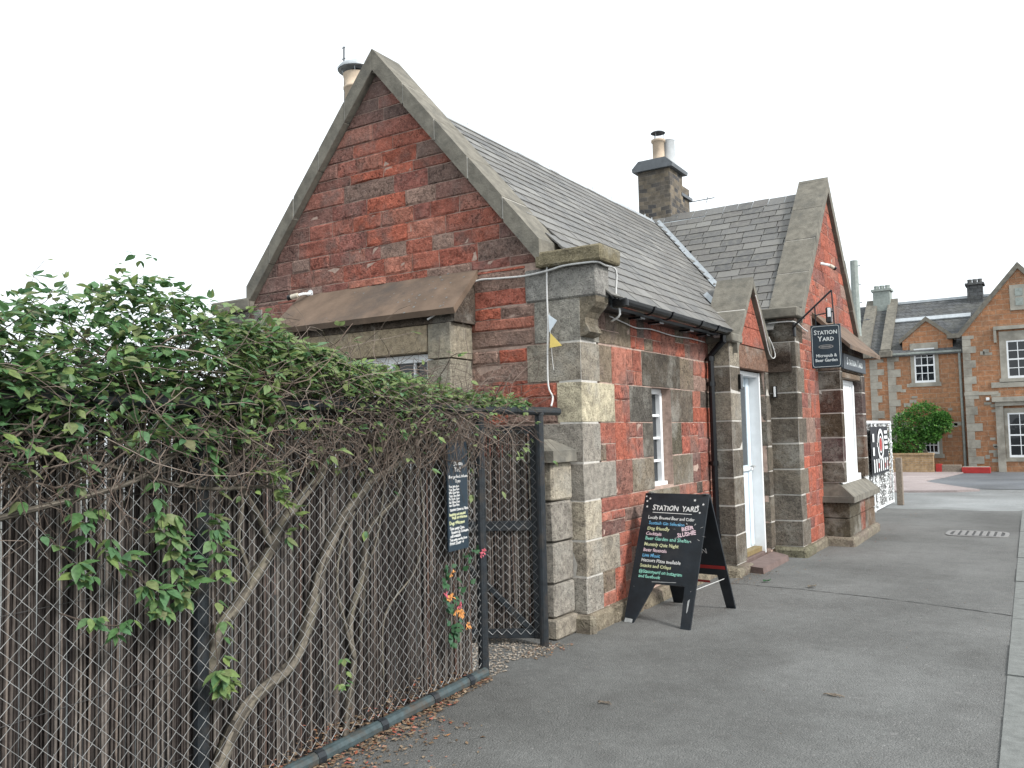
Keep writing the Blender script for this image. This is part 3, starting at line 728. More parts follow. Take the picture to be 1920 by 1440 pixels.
# ridge and valley leadwork
mb = MB()
y = 6.42
while y < 12.75:
    y1 = min(y+0.62, 12.9); mb.prism([(XA, ZR+0.028), (XA+.12, ZR-0.085), (XA+.11, ZR-.11), (XA, ZR-.02), (XA-.11, ZR-.11), (XA-.12, ZR-.085)], 'y', y, y1)
    mb.tube([(XA, y1-.02, ZR+0.005), (XA, y1-.02, ZR+0.055)], 0.008, 5); y = y1
put('ridge_lead', mb, 'lead', mroof)
mb = MB(); mb.prism([(YC, ZR+0.022), (YC-.11, ZR-.085), (YC-.1, ZR-.11), (YC, ZR-.02), (YC+.1, ZR-.11), (YC+.11, ZR-.085)], 'x', -5.30, -2.95); put('ridge_lead', mb, 'lead', wroof)
def valley_strip(mb, A, B, nrm, away, wd, n=7, lift=.034):
    A, B = Vector(A), Vector(B); nrm = Vector(nrm).normalized(); v = (B-A).normalized(); m = nrm.cross(v)
    if m.dot(Vector(away)) < 0: m = -m
    for i in range(n):
        a, b = A.lerp(B, i/n), A.lerp(B, min(1, (i+1)/n+.015)); l0 = lift+.003*(i % 2)
        mb.quad(a+nrm*(lift-.02), b+nrm*(lift-.02), b+m*wd+nrm*l0, a+m*wd+nrm*l0)
mb = MB(); VA, VB = (XA+.05, YC-.05, ZR-.05), (XA+2.30, YC-2.30, ZR-2.30)
valley_strip(mb, VA, VB, (1, 0, 1), (0, -1, 0), .085); valley_strip(mb, VA, VB, (0, -1, 1), (1, 0, 0), .085)
put('valley_lead', mb, 'lead', wroof, recalc=False)
mb = MB(); mb.prism([(XS-.05, 2.635), (EX-.10, 2.635), (EX-.05, 2.675), (EX-.3, 2.86), (XS-.05, 2.75)], 'y', 6.36, 9.2); put('eaves_board', mb, 'black_paint', mroof)  # board coloured black to stand for the shadow under the gutter
# gutter with brackets and downpipe
mb = MB(); prof = [(.066*math.cos(a), .066*math.sin(a)) for a in [math.pi+math.pi*k/8 for k in range(9)]]; prof += [(x*.88, z_) for x, z_ in prof[::-1]]
mb.prism([(EX+.035+x, 2.70+z_) for x, z_ in prof], 'y', 6.40, 9.16); gut = put('rain_gutter', mb, 'black_plastic', st, smooth=False)
mb = MB(); mb.cbox(EX-.035, EX+.105, 6.375, 6.415, 2.632, 2.71, .012); put('gutter_end', mb, 'black_plastic', gut)
for y in (6.98, 7.42, 8.22, 8.72):
    mb = MB(); pr2 = [(.076*math.cos(a), .076*math.sin(a)) for a in [math.pi+math.pi*k/8 for k in range(9)]]; pr2 += [(x*.86, z_*.86) for x, z_ in pr2[::-1]]
    mb.prism([(EX+.035+x, 2.702+z_) for x, z_ in pr2], 'y', y-.018, y+.018); mb.box(EX-.14, EX-.02, y-.05, y+.05, 2.602, 2.622); put('gutter_bracket', mb, 'black_plastic', gut)
mb = MB(); DX, DY = -3.125, 9.11
mb.tube([(EX+.012, 9.11, 2.64), (EX+.012, 9.11, 2.57), (-3.03, 9.11, 2.52), (DX, DY, 2.42), (DX, DY, 2.2), (DX, DY, 0.05)], 0.036, 10); dp = put('downpipe', mb, 'black_plastic', st, smooth=False)
for z in (2.36, 2.08, 1.2, 0.4):
    mb = MB(); mb.lathe((DX, DY, z), [(.046, 0), (.046, .05)], 12); mb.box(DX-.09, DX+.01, DY-.012, DY+.012, z+.01, z+.04); put('pipe_collar', mb, 'black_plastic', dp)

# --- porch with its little gable
r = random.Random(51)
mb = MB(); PF = lambda y: 3.42-1.20*abs(y-PCY)
mb.box(-3.5, PX-.03, 9.24, 9.56, 0, 2.56); mb.box(-3.5, PX-.03, 10.62, 10.79, 0, 2.56)
mb.prism([(9.24, 2.56), (10.79, 2.56), (10.79, 2.45), (PCY, PF(PCY)-.19), (9.30, 2.57)], 'x', -3.3, PX-.03)
por = put('porch', mb, 'mortar', st)
PZs = [0.10, 0.43, 0.75, 1.06, 1.37, 1.69, 2.01, 2.30]
for i, (z0, z1) in enumerate(zip(PZs, PZs[1:])):
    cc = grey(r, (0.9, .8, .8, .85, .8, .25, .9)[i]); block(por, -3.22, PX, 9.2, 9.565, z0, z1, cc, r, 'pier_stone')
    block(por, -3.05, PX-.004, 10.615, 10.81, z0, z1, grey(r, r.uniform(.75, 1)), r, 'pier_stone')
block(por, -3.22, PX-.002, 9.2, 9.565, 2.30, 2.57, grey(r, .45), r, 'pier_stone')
block(por, -3.06, PX-.002, 9.565, 10.79, 2.30, 2.58, (0.22, 0.135, 0.10), r, 'lintel_stone')
mb = MB(); mb.cbox(-3.2, PX+.07, 9.0, 9.58, -.04, .10, .03, .012, r); put('plinth_stone', mb, 'rubble_stone', por, color=(.22, .20, .155))
core(por, -3.2, PX, 9.2, 9.56, .1, 2.56); core(por, -3.04, PX-.004, 10.62, 10.80, .1, 2.3)
frP = Fr((PX, 0, 0), (0, 1, 0), (1, 0, 0))
cP1 = lambda p: (PF(PCY)-.17+1.2*(p[0]-PCY))-p[1]; cP2 = lambda p: (PF(PCY)-.17-1.2*(p[0]-PCY))-p[1]
for z0, z1 in ((2.58, 2.80), (2.80, 2.98), (2.98, 3.25)):
    hw = (PF(PCY)-.17-z0)/1.2; m_ = PCY+r.uniform(-.15, .15)
    for a, b in ((PCY-hw, m_), (m_, min(PCY+hw, 10.79))): stone(por, frP, a, b, z0, z1, (0.36, 0.12, 0.085), r, .005, 0.0, (cP1, cP2))
mb = MB(); mb.box(-3.2, PX+.02, PCY-.03, PCY+.03, PF(PCY)-.2, PF(PCY)-.05); psk = put('porch_skews', mb, 'coping_stone', por)
skew(psk, PF, PCY-.001, 9.32, 2, 'y', PX+.055, -3.32, 0.115, r); skew(psk, PF, PCY+.001, 10.77, 2, 'y', PX+.055, -3.32, 0.115, r)
mb = MB(); mb.cbox(-3.33, PX+.06, 9.14, 9.50, 2.565, 2.665, .012, .003, r); put('skew_cap', mb, 'coping_stone', psk)
mb = MB(); mb.prism([(PCY, PZ), (9.3, PZ-1.12*.73), (9.3, PZ-1.12*.73-.06), (PCY, PZ-.1), (10.76, PZ-1.12*.73-.06), (10.76, PZ-1.12*.73)], 'x', -3.75, -3.28); proof = put('porch_roof', mb, 'slate_lead', st)
upv = Vector((0, 1, 1.12)).normalized()
roof_plane(proof, 'porch', (-4.0, 9.36, PZ-1.12*(PCY-9.36)), (1, 0, 0), upv, 0.68, 1.0, lambda c: c.z > mainz(c.x)+0.03, r, .11, .13, .2)
mb = MB(); mb.prism([(PCY, PZ+.03), (PCY-.09, PZ-.08), (PCY-.08, PZ-.1), (PCY, PZ), (PCY+.09, PZ-.1), (PCY+.09, PZ-.08)], 'x', -3.62, -3.3); put('ridge_lead', mb, 'lead', proof)
mb = MB(); A = Vector((-3.52, PCY, PZ+.02)); B = Vector((XA+ZR-(PZ-1.12*.36), PCY-.36, PZ-1.12*.36+.02))
valley_strip(mb, A, B, (1, 0, 1), (0, -1, 0), .09, 3); valley_strip(mb, A, B, (0, -1.12, 1), (1, 0, 0), .08, 3); put('valley_lead', mb, 'lead', proof, recalc=False)
mb = MB(); mb.cbox(-3.10, -2.99, 9.10, 9.22, 2.62, 2.74, .02, .008, r); put('lead_apron', mb, 'lead', proof)
# door
mb = MB(); mb.box(-3.20, -3.16, 9.57, 10.61, 0.14, 2.29); door = put('front_door', mb, 'blue_white_paint', st)
bar('door_frame', -3.165, -3.015, 10.575, 10.612, 0.06, 2.29, 'white_paint', door); bar('door_frame', -3.165, -3.03, 9.568, 9.60, 0.06, 2.29, 'white_paint', door)
bar('door_frame', -3.165, -3.03, 9.60, 10.575, 2.235, 2.29, 'white_paint', door)
bar('glass_panel', -3.162, -3.153, 9.75, 10.43, 1.15, 2.12, 'window_glass', door); bar('weather_rail', -3.162, -3.13, 9.62, 10.57, 1.08, 1.12, 'white_paint', door)
bar('stile', -3.161, -3.145, 10.44, 10.565, .16, 2.23, 'blue_white_paint', door)
bar('threshold', -3.2, -3.06, 9.57, 10.61, 0.08, 0.14, 'door_yellow', door)
bar('threshold', -3.2, -3.02, 9.57, 10.61, 0.0, 0.08, 'red_step', door)
mb = MB(); mb.tube([(-3.15, 10.51, 1.13), (-3.09, 10.51, 1.13), (-3.085, 10.42, 1.125)], .011, 6); mb.cbox(-3.158, -3.148, 10.49, 10.53, 1.0, 1.2, .003); put('door_handle', mb, 'galvanised', door)
mb = MB(); mb.box(-3.55, -3.46, 9.3, 10.79, 0, 2.7); put('porch_back', mb, 'room_dark', por)

# --- cross wing with its gable to the street
r = random.Random(61)
WX, WY = -2.61, 10.80
WV = lambda y: 5.30-1.10*abs(y-YC)
WYR = 2*YC-WY
mb = MB(); mb.prism([(WY+.03, 0), (WYR, 0), (WYR, 2.95), (YC, WV(YC)-.22), (WY+.03, 2.95)], 'x', -2.98, WX-.004); mb.box(-3.2, -2.97, WY+.03, WY+.35, 0, 2.95); mb.box(-7.3, -2.97, WYR-.3, WYR-.01, 0, 2.95)
wing = put('wing_wall', mb, 'mortar', st)
WZ = [0.12, 0.44, 0.76, 1.08, 1.40, 1.72, 2.04, 2.36, 2.68, 2.96]
WQ = [11.22, 11.05, 11.22, 11.02, 11.22, 11.04, 11.20, 11.05, 11.20]
for i, (z0, z1) in enumerate(zip(WZ, WZ[1:])):
    dk = .75 if i not in (0,) else .6
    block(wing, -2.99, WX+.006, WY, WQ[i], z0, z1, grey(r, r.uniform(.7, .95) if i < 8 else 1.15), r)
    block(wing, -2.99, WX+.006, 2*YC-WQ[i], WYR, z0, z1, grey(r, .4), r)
core(wing, -2.98, WX+.006, WY, 11.02, .12, 2.95)
frW = Fr((WX, 0, 0), (0, 1, 0), (1, 0, 0))
bl = [(10, WQ[i], WZ[i], WZ[i+1]) for i in range(9)] + [(2*YC-WQ[i], 17, WZ[i], WZ[i+1]) for i in range(9)] + [(12.02, 13.84, 0, 2.75), (11.75, 14.1, 2.6, 3.1)]
cW1 = lambda p: (5.30-.22+1.1*(p[0]-YC))-p[1]; cW2 = lambda p: (5.30-.22-1.1*(p[0]-YC))-p[1]
z = 0.12
zl = list(WZ)
while zl[-1] < 4.9: zl.append(zl[-1]+r.choice((.17, .2, .23)))
for z0, z1 in zip(zl, zl[1:]):
    hw = min(2.15, (5.08-z0)/1.1)
    for (a, b, c0, c1) in fill_course(YC-hw, YC+hw, z0, z1, bl, r, 0.3, 0.6, 0.6 if z0 < 2.9 else .15):
        stone(wing, frW, a, b, c0, c1, red(r, r.choice((0, 0, .15))), r, r.uniform(.006, .014), 0, (cW1, cW2))
mb = MB(); mb.box(-2.95, WX+.02, YC-.05, YC+.05, WV(YC)-.25, WV(YC)-.05); wsk = put('wing_skews', mb, 'coping_stone', wing)
skew(wsk, WV, YC-.001, 10.98, 4, 'y', WX+.06, -2.97, 0.21, r); skew(wsk, WV, YC+.001, 14.92, 4, 'y', WX+.06, -2.97, 0.21, r)
for y0, y1 in ((10.72, 11.12), (14.78, 15.18)):
    mb = MB(); mb.cbox(-3.0, WX+.065, y0, y1, 2.985, 3.115, .014, .003, r); put('kneeler_cap', mb, 'coping_stone', wsk)
mb = MB(); mb.prism([(10.74, 2.30), (10.80, 2.30), (10.80, 2.66), (10.72, 2.66), (10.72, 2.5), (10.755, 2.4)], 'x', -2.95, -2.66); put('scroll_bracket', mb, 'dressed_stone', wsk, color=(.07, .055, .045))
y = WY-.05
mb = MB(); mb.cbox(-2.96, WX+.07, 10.70, 11.2, -.04, .12, .03, .01, r); put('plinth_stone', mb, 'rubble_stone', wing, color=(.16, .155, .11))
mb = MB(); mb.cbox(-2.8, WX+.06, 11.2, 11.95, -.04, .11, .03, .01, r); put('plinth_stone', mb, 'rubble_stone', wing, color=(.2, .18, .14))
# --- street bay window
BX, B0, B1 = -2.32, 12.02, 13.84
mb = MB(); mb.box(-2.64, BX-.2, B0+.03, B1-.03, 0, 2.62); sbay = put('street_bay', mb, 'room_dark', st)
r = random.Random(67)
dk = lambda: tuple(v*r.uniform(.8, 1.2) for v in (.075, .058, .045))
for i, (z0, z1) in enumerate(((.12, .37), (.37, .58))):
    cc = (dk(), (.26, .10, .07), dk()) if i == 0 else (dk(), (.26, .1, .07), dk())
    for (a, b), c in zip(((B0-.05, 12.75), (12.75, 13.1), (13.1, B1+.05)), ((.16, .13, .10), (.28, .11, .08), (.15, .11, .08))): block(sbay, -2.64, BX+.05, a, b, z0, z1, c if a > 12.1 else (.085, .075, .055), r, 'bay_stone')
mb = MB(); mb.hexa([(-2.64, B0-.12, .58), (BX+.13, B0-.12, .58), (BX+.13, B1+.12, .58), (-2.64, B1+.12, .58), (-2.64, B0-.12, .86), (BX+.13, B0-.12, .655), (BX+.13, B1+.12, .655), (-2.64, B1+.12, .86)])
mb2 = MB(); mb2.hexa([(-2.64, B0+.0, .655), (BX+.12, B0-.10, .655), (BX+.12, B1+.10, .655), (-2.64, B1, .655), (-2.64, B0+.02, .84), (BX-.1, B0+.02, .84), (BX-.1, B1-.02, .84), (-2.64, B1-.02, .84)])
mb = MB(); mb.box(-2.64, BX+.12, B0-.10, B1+.10, .58, .66); n0 = len(mb.v); mb.v += mb2.v; mb.f += [tuple(i+n0 for i in f) for f in mb2.f]; mb.t += mb2.t
put('bay_sill', mb, 'coping_stone', sbay)
for z0, z1 in ((.84, 1.12), (1.12, 1.45), (1.45, 1.78), (1.78, 2.10), (2.10, 2.36)):
    block(sbay, -2.63, BX, B0, B0+.16, z0, z1, dk(), r, 'bay_stone'); block(sbay, -2.63, BX, B1-.30, B1, z0, z1, tuple(v*1.3 for v in dk()), r, 'bay_stone')
core(sbay, -2.62, BX, B0, B0+.155, .84, 2.36); core(sbay, -2.62, BX, B1-.295, B1, .84, 2.36)
block(sbay, -2.63, BX-.002, B0, B1, 2.25 if False else 2.36, 2.66, (.15, .11, .08), r, 'lintel_stone')
block(sbay, -2.60, BX-.012, B0+.16, B1-.30, 2.27, 2.36, (.20, .15, .11), r, 'lintel_stone')
mb = MB(); mb.hexa([(-2.64, 11.78, 3.12), (-2.64, 14.08, 3.12), (BX+.19, 14.12, 2.62), (BX+.19, 11.74, 2.62), (-2.64, 11.78, 3.19), (-2.64, 14.08, 3.19), (BX+.19, 14.12, 2.675), (BX+.19, 11.74, 2.675)])
put('bay_canopy', mb, 'canopy_stone', sbay)
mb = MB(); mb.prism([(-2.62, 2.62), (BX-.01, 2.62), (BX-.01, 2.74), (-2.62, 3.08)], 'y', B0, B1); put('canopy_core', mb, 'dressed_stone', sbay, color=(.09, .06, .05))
mb = MB(); mb.box(-2.50, -2.48, B0+.16, B1-.30, .84, 2.27); swin = put('street_window', mb, 'window_glass', st)
bar('frame_bottom', -2.48, -2.385, B0+.17, B1-.31, .80, .90, 'white_paint', swin); bar('frame_top', -2.48, -2.44, B0+.17, B1-.31, 2.20, 2.268, 'white_paint', swin)
for y in (B0+.165, B1-.375): bar('frame_post', -2.48, -2.43, y, y+.07, .85, 2.22, 'white_paint', swin)
mb = MB(); n = 30                              # white curtain in soft folds behind the frame
for i in range(n):
    a, b = B0+.24+(B1-B0-.62)*i/n, B0+.24+(B1-B0-.62)*(i+1)/n; f_ = lambda q: -2.462+.014*math.sin(q*38)
    mb.quad((f_(a), a, .9), (f_(b), b, .9), (f_(b), b, 2.2), (f_(a), a, 2.2))
put('curtain', mb, 'white_paint', swin, recalc=False)
mb = MB(); mb.cbox(-2.7, BX+.11, B0-.10, B1+.08, -.04, .125, .03, .008, r); put('plinth_stone', mb, 'rubble_stone', sbay, color=(.22, .20, .16))
mb = MB(); mb.lathe((-2.53, B0-.002, .74), [(.05, 0), (.05, .01)], 10); 
# --- chimney on the crossing
mb = MB(); mb.box(-5.59, -5.03, 12.97, 13.55, 4.85, 5.93); chim = put('chimney_stack', mb, 'chimney_rubble', st)
mb = MB(); mb.box(-5.50, -5.06, 13.55, 13.95, 4.85, 5.78); put('rear_stack', mb, 'chimney_rubble', chim)
mb = MB(); mb.prism([(-5.66, 5.93), (-4.96, 5.93), (-4.95, 5.985), (-5.07, 6.10), (-5.55, 6.10), (-5.67, 5.985)], 'y', 12.90, 13.62); put('chimney_cap', mb, 'slate_lead', chim)
mb = MB(); mb.box(-5.0-.08, -5.02, 13.5, 14.0, 5.58, 5.63); put('stack_ledge', mb, 'slate_lead', chim)
def pot(parent, c, prof, mat, hood=None):
    mb = MB(); mb.lathe(c, prof, 20, False); p = put('chimney_pot', mb, mat, parent, smooth=True)
    mb = MB(); R_ = prof[-1][0]*.86; mb.lathe((c[0], c[1], c[2]+prof[-1][1]-.02), [(R_, 0), (R_, .004)], 20); put('flue', mb, 'room_dark', p)
    return p
p = pot(chim, (-5.30, 13.2, 6.08), [(.105, 0), (.10, .06), (.098, .38), (.118, .385), (.12, .42)], 'cream_pot')
mb = MB(); mb.lathe((-5.30, 13.2, 6.62), [(.02, .045), (.10, .018), (.125, 0), (.10, .008), (.01, .03)], 20, False)
for a in (0.5, 2.6, 4.7): mb.tube([(-5.30+.1*math.cos(a), 13.2+.1*math.sin(a), 6.46), (-5.30+.1*math.cos(a), 13.2+.1*math.sin(a), 6.63)], .006, 5)
put('cowl', mb, 'slate_lead', p)
pot(chim, (-5.21, 13.42, 6.06), [(.125, 0), (.115, .1), (.108, .46), (.115, .47)], 'grey_pot')
mb = MB()
for zz, L in ((5.55, .42), (5.12, .35)): mb.tube([(-5.03, 13.9, zz), (-5.03+L, 13.95, zz+.02)], .008, 5)
mb.tube([(-4.75, 13.93, 5.5), (-4.72, 13.93, 5.6)], .006, 4); mb.tube([(-4.85, 13.92, 5.07), (-4.82, 13.92, 5.19)], .015, 5)
put('aerial', mb, 'slate_lead', chim)
# --- second chimney behind the left slope
mb = MB(); mb.box(-7.12, -6.62, 7.25, 7.8, 2.6, 4.72); mb.box(-7.17, -6.57, 7.2, 7.85, 4.66, 4.78); ch2 = put('left_chimney', mb, 'chimney_rubble', st)
p = pot(ch2, (-6.87, 7.5, 4.76), [(.165, 0), (.16, .1), (.145, 1.05), (.16, 1.055), (.162, 1.08), (.145, 1.09), (.15, 1.17), (.165, 1.24)], 'cream_pot')
mb = MB(); mb.lathe((-6.87, 7.5, 6.05), [(.225, 0), (.23, .02), (.20, .06), (.11, .105), (.01, .125)], 20, False); mb.lathe((-6.87, 7.5, 6.045), [(.22, 0), (.05, .03)], 20, False)
for k in range(5): a = k*1.257+.3; mb.tube([(-6.87+.14*math.cos(a), 7.5+.14*math.sin(a), 5.96), (-6.87+.19*math.cos(a), 7.5+.19*math.sin(a), 6.07)], .007, 4)
put('cowl', mb, 'lead', p, smooth=True)
mb = MB(); mb.tube([(-7.075, 7.5, 4.9), (-7.075, 7.5, 6.25)], .0045, 5); mb.tube([(-7.075, 7.5, 6.22), (-7.07, 7.5, 6.41)], .012, 6)
for zz in (6.26, 6.40): mb.tube([(-7.105, 7.5, zz), (-7.05, 7.5, zz)], .007, 4)
mb.tube([(-7.075, 7.5, 5.42), (-7.06, 7.5, 5.56)], .014, 5); put('aerial', mb, 'slate_lead', ch2)

# --- slates: the 300 that show largest are single pieces, the rest one mass per roof
CM = cam.matrix_world.copy(); CL = CM.translation.copy()
def shows(s):
    d = s[1]-CL; return s[5]*0.132*abs(d.normalized().dot(s[4]))/d.length_squared
SLATES.sort(key=shows, reverse=True)
unit = MB()
def slate_pts(w_, L, t_=0.013, cut=0.0):
    # local x across, y up the slope, z off the roof; the lower edge rides on the course below
    return [(-w_/2, -L/2, .012), (w_/2, -L/2, .012), (w_/2, L/2, .000), (-w_/2, L/2, .000), (-w_/2, -L/2+.004, .012+t_), (w_/2, -L/2+.004, .012+t_), (w_/2, L/2, t_), (-w_/2, L/2, t_)]
unit.hexa(slate_pts(1, 1)); um = unit.mesh('slate'); fix_normals(um); um.materials.append(MAT['slate'])
rest = {}
rs = random.Random(71)
for i, (par, c, al, up, nr, w_, L, tv) in enumerate(SLATES):
    tw = rs.uniform(-.022, .022); a2 = (al*math.cos(tw)+up*math.sin(tw)); u2 = nr.cross(a2)*(1 if nr.cross(a2).dot(up) > 0 else -1)
    lift = rs.uniform(0, .003); dl = rs.uniform(-.006, .006)
    if i < 300:
        o = bpy.data.objects.new('slate', um); col.objects.link(o); o.parent = par
        q = c+nr*lift+up*dl-WL[par]
        o.matrix_local = Matrix(((a2.x*w_, u2.x*L, nr.x, q.x), (a2.y*w_, u2.y*L, nr.y, q.y), (a2.z*w_, u2.z*L, nr.z, q.z), (0, 0, 0, 1)))
    else:
        m_ = rest.setdefault(par, MB()); m_.cur = tv*.98+.01
        m_.hexa([c+nr*(z_+lift)+a2*x_+u2*(y_+dl) for x_, y_, z_ in slate_pts(w_, L)])
for par, m_ in rest.items(): prop(put('slate_courses', m_, 'slate', par), kind='stuff')

# ------------------------------------------------------------------ things fixed to the station
def cable(name, pts, rad, label, n=6, mat='white_cable'):
    P_ = [Vector(p) for p in pts]; Q = []
    for i in range(len(P_)-1):                 # catmull-rom through the clips
        p0, p1, p2, p3 = P_[max(i-1, 0)], P_[i], P_[i+1], P_[min(i+2, len(P_)-1)]
        for k in range(4):
            t_ = k/4; Q.append(0.5*((2*p1)+(p2-p0)*t_+(2*p0-5*p1+4*p2-p3)*t_*t_+(3*p1-p0-3*p2+p3)*t_**3))
    Q.append(P_[-1])
    mb = MB(); mb.tube(Q, rad, n); return prop(put(name, mb, mat, smooth=True), label, 'cable')
YW = YG-0.035
cable('wall_cable', [(-4.46, 5.72, 2.60), (-4.33, 5.80, 2.70), (-4.26, 5.95, 2.84), (-4.19, YW, 2.955), (-3.95, YW, 2.95), (-3.69, YW, 2.94), (-3.45, YW-.01, 2.955), (-3.3, YW-.02, 2.975), (-3.1, YW-.02, 2.975), (-2.995, YW, 2.972), (-2.99, 6.2, 2.965), (-2.985, 6.40, 2.95), (-3.0, 6.42, 2.75), (-2.96, 6.40, 2.58), (-3.06, 6.44, 2.53)], 0.009,
      'thick white cable looping from the stone canopy over the gable corner')
cable('wall_cable', [(-3.46, YW, 3.06), (-3.47, YW, 2.8), (-3.468, YW, 2.54), (-3.478, YW, 2.3), (-3.48, YW, 2.0), (-3.44, YW, 1.9), (-3.40, YW-.1, 1.82)], 0.008, 'straight white cable running down the corner quoins to the fence')
cable('wall_cable', [(-3.15, 6.6, 2.60), (-3.165, 6.95, 2.575), (-3.165, 7.2, 2.555), (-3.165, 7.55, 2.575), (-3.165, 8.1, 2.56), (-3.165, 8.6, 2.575), (-3.165, 9.05, 2.57)], 0.006, 'thin pale cable slung under the black gutter')
cable('wall_cable', [(PX+.05, 10.62, 2.74), (PX+.08, 10.72, 2.60), (PX+.10, 10.70, 2.50), (PX+.09, 10.60, 2.47), (PX+.075, 10.50, 2.56), (PX+.075, 10.35, 2.78), (PX+.075, 10.15, 3.05), (PX+.075, PCY, 3.19)], 0.007, 'white cable looping round the foot of the small porch gable')
cable('wall_cable', [(-2.93, WY-.015, 2.93), (-2.75, WY-.02, 2.935), (-2.62, WY-.02, 2.925), (-2.575, WY+.05, 2.90), (-2.57, WY+.3, 2.86), (-2.575, WY+.55, 2.85)], 0.009, 'white cable passing behind the bracket of the hanging sign')
def camera_unit(loc, aim, label):
    t = thing('security_camera', loc, label, 'camera', 'security cameras on the station'); d = Vector(aim).normalized(); L = Vector(loc)
    mb = MB(); mb.tube([L-d*.01, L, L+d*.002, L+d*.095], [.016, .018, .026, .026], 12); put('body', mb, 'cream_paint', t)
    mb = MB(); mb.tube([L+d*.08, L+d*.118], .028, 12); put('lens_hood', mb, 'black_plastic', t)
    return t, L
t, L = camera_unit((-6.30, 5.98, 3.045), (-.95, -.25, -.18), 'white security camera beside the sloping canopy on the garden gable')
mb = MB(); mb.tube([(-6.25, YG-.005, 3.07), (-6.27, 6.02, 3.06), L], .014, 8); mb.lathe((0, 0, 0), [(.04, 0), (.04, .01)], 10); mb.v[-20:] = [(-6.25+x, YG-.005-z_, 3.07+y) for x, y, z_ in mb.v[-20:]]; put('mount', mb, 'white_paint', t)
t, L = camera_unit((-2.50, 12.52, 3.90), (.5, .75, -.35), 'small white security camera high on the street gable')
mb = MB(); mb.tube([(WX, 12.45, 3.93), L], .02, 8); put('mount', mb, 'white_paint', t)
# bunting: what is left of a string of flags on the corner quoins
t = thing('bunting', (-3.42, YW-.02, 2.30), 'short string of bunting with one pale and one yellow flag', 'bunting')
mb = MB(); mb.tube([(-3.445, YW-.005, 2.60), (-3.44, YW-.012, 2.4), (-3.43, YW-.006, 2.2), (-3.42, YW-.006, 2.12)], .0025, 5); put('string', mb, 'white_cable', t)
for pts, m_ in ((((-3.445, 2.585), (-3.365, 2.525), (-3.44, 2.435)), 'pale_cloth'), (((-3.43, 2.425), (-3.325, 2.315), (-3.44, 2.305)), 'yellow_cloth')):
    mb = MB(); mb.prism(pts, 'y', YW-.03, YW-.027); put('flag', mb, m_, t)
# hanging sign
t = thing('hanging_sign', (-2.23, 10.72, 2.3), 'dark blue hanging sign reading Station Yard on an iron bracket', 'sign')
SY = 10.72
SX0, SX1, SZ0, SZ1 = -2.395, -2.045, 2.315, 2.845
mb = MB(); mb.cbox(SX0, SX1, SY-.015, SY+.015, SZ0, SZ1, .006); brd = put('sign_board', mb, 'sign_blue', t)
mb = MB(); i0 = .014; rr = .03; lw = .005
def rrect(x0, x1, z0, z1, R, n=5):
    out = []
    for cx_, cz_, a0 in ((x1-R, z1-R, 0), (x0+R, z1-R, 90), (x0+R, z0+R, 180), (x1-R, z0+R, 270)):
        for k in range(n+1): a = math.radians(a0+90*k/n); out.append((cx_+R*math.cos(a), cz_+R*math.sin(a)))
    return out
o_, i_ = rrect(SX0+i0, SX1-i0, SZ0+i0, SZ1-i0, rr), rrect(SX0+i0+lw, SX1-i0-lw, SZ0+i0+lw, SZ1-i0-lw, rr-lw)
for k in range(len(o_)):
    j = (k+1) % len(o_); mb.quad((o_[k][0], SY-.0165, o_[k][1]), (o_[j][0], SY-.0165, o_[j][1]), (i_[j][0], SY-.0165, i_[j][1]), (i_[k][0], SY-.0165, i_[k][1]))
put('border_line', mb, 'sign_letter', brd, recalc=False)
cx = (SX0+SX1)/2
def sgn(body, x, z, size, m_='sign_letter', sq=1.0, bold=.0012, par=None, align='CENTER'):
    return put_text(text_mesh(body, size, sq, bold=bold, align=align), m_, par or brd, (x, SY-.016, z), (1, 0, 0), (0, 0, 1), (0, -1, 0), .001)
sgn('S', cx-.137, SZ1-.118, .082, sq=.95, align='LEFT'); sgn('TATION', cx+.018, SZ1-.118, .066, sq=.98)
sgn('Y', cx-.092, SZ1-.20, .088, align='LEFT', sq=.95); sgn('ARD', cx+.03, SZ1-.20, .066)
sgn('Micropub &', cx, SZ0+.135, .052, sq=.98, bold=.0009); sgn('Beer Garden', cx, SZ0+.078, .052, sq=.96, bold=.0009)
mb = MB()                                      # emblem: flat oval badge with a bar through it
for k in range(24):
    a, b = 2*math.pi*k/24, 2*math.pi*(k+1)/24
    f_ = lambda q, s_: (cx+.088*s_*math.copysign(abs(math.cos(q))**.8, math.cos(q)), SY-.0168, 2.575+.026*s_*math.sin(q)*(1 if s_ == 1 else .8))
    mb.quad(f_(a, 1), f_(b, 1), f_(b, .78), f_(a, .78))
mb.quad((cx-.055, SY-.0168, 2.566), (cx+.055, SY-.0168, 2.566), (cx+.055, SY-.0168, 2.584), (cx-.055, SY-.0168, 2.584))
put('emblem', mb, 'iron_cover', brd, recalc=False)
mb = MB(); mb.tube([(-2.62, SY+.06, 2.845), (-2.56, SY, 2.89), (-2.13, SY, 3.262)], .013, 6); mb.tube([(-2.13, SY, 3.262), (-2.115, SY, 2.84)], .009, 6); mb.tube([(-2.335, SY, 3.07), (-2.33, SY, 2.84)], .008, 6); mb.tube([(-2.335, SY, 2.97), (-2.12, SY, 3.0)], .008, 6)
mb.cbox(-2.625, -2.60, SY+.05, SY+.12, 2.74, 2.92, .004); put('bracket', mb, 'black_paint', t)
mb = MB(); mb.cbox(-2.20, -2.135, SY-.06, SY+.03, 2.86, 3.05, .012); lm = put('sign_lamp', mb, 'black_plastic', t)
mb = MB(); mb.cbox(-2.175, -2.14, SY-.066, SY-.058, 2.93, 3.04, .003); put('lamp_face', mb, 'white_paint', lm)
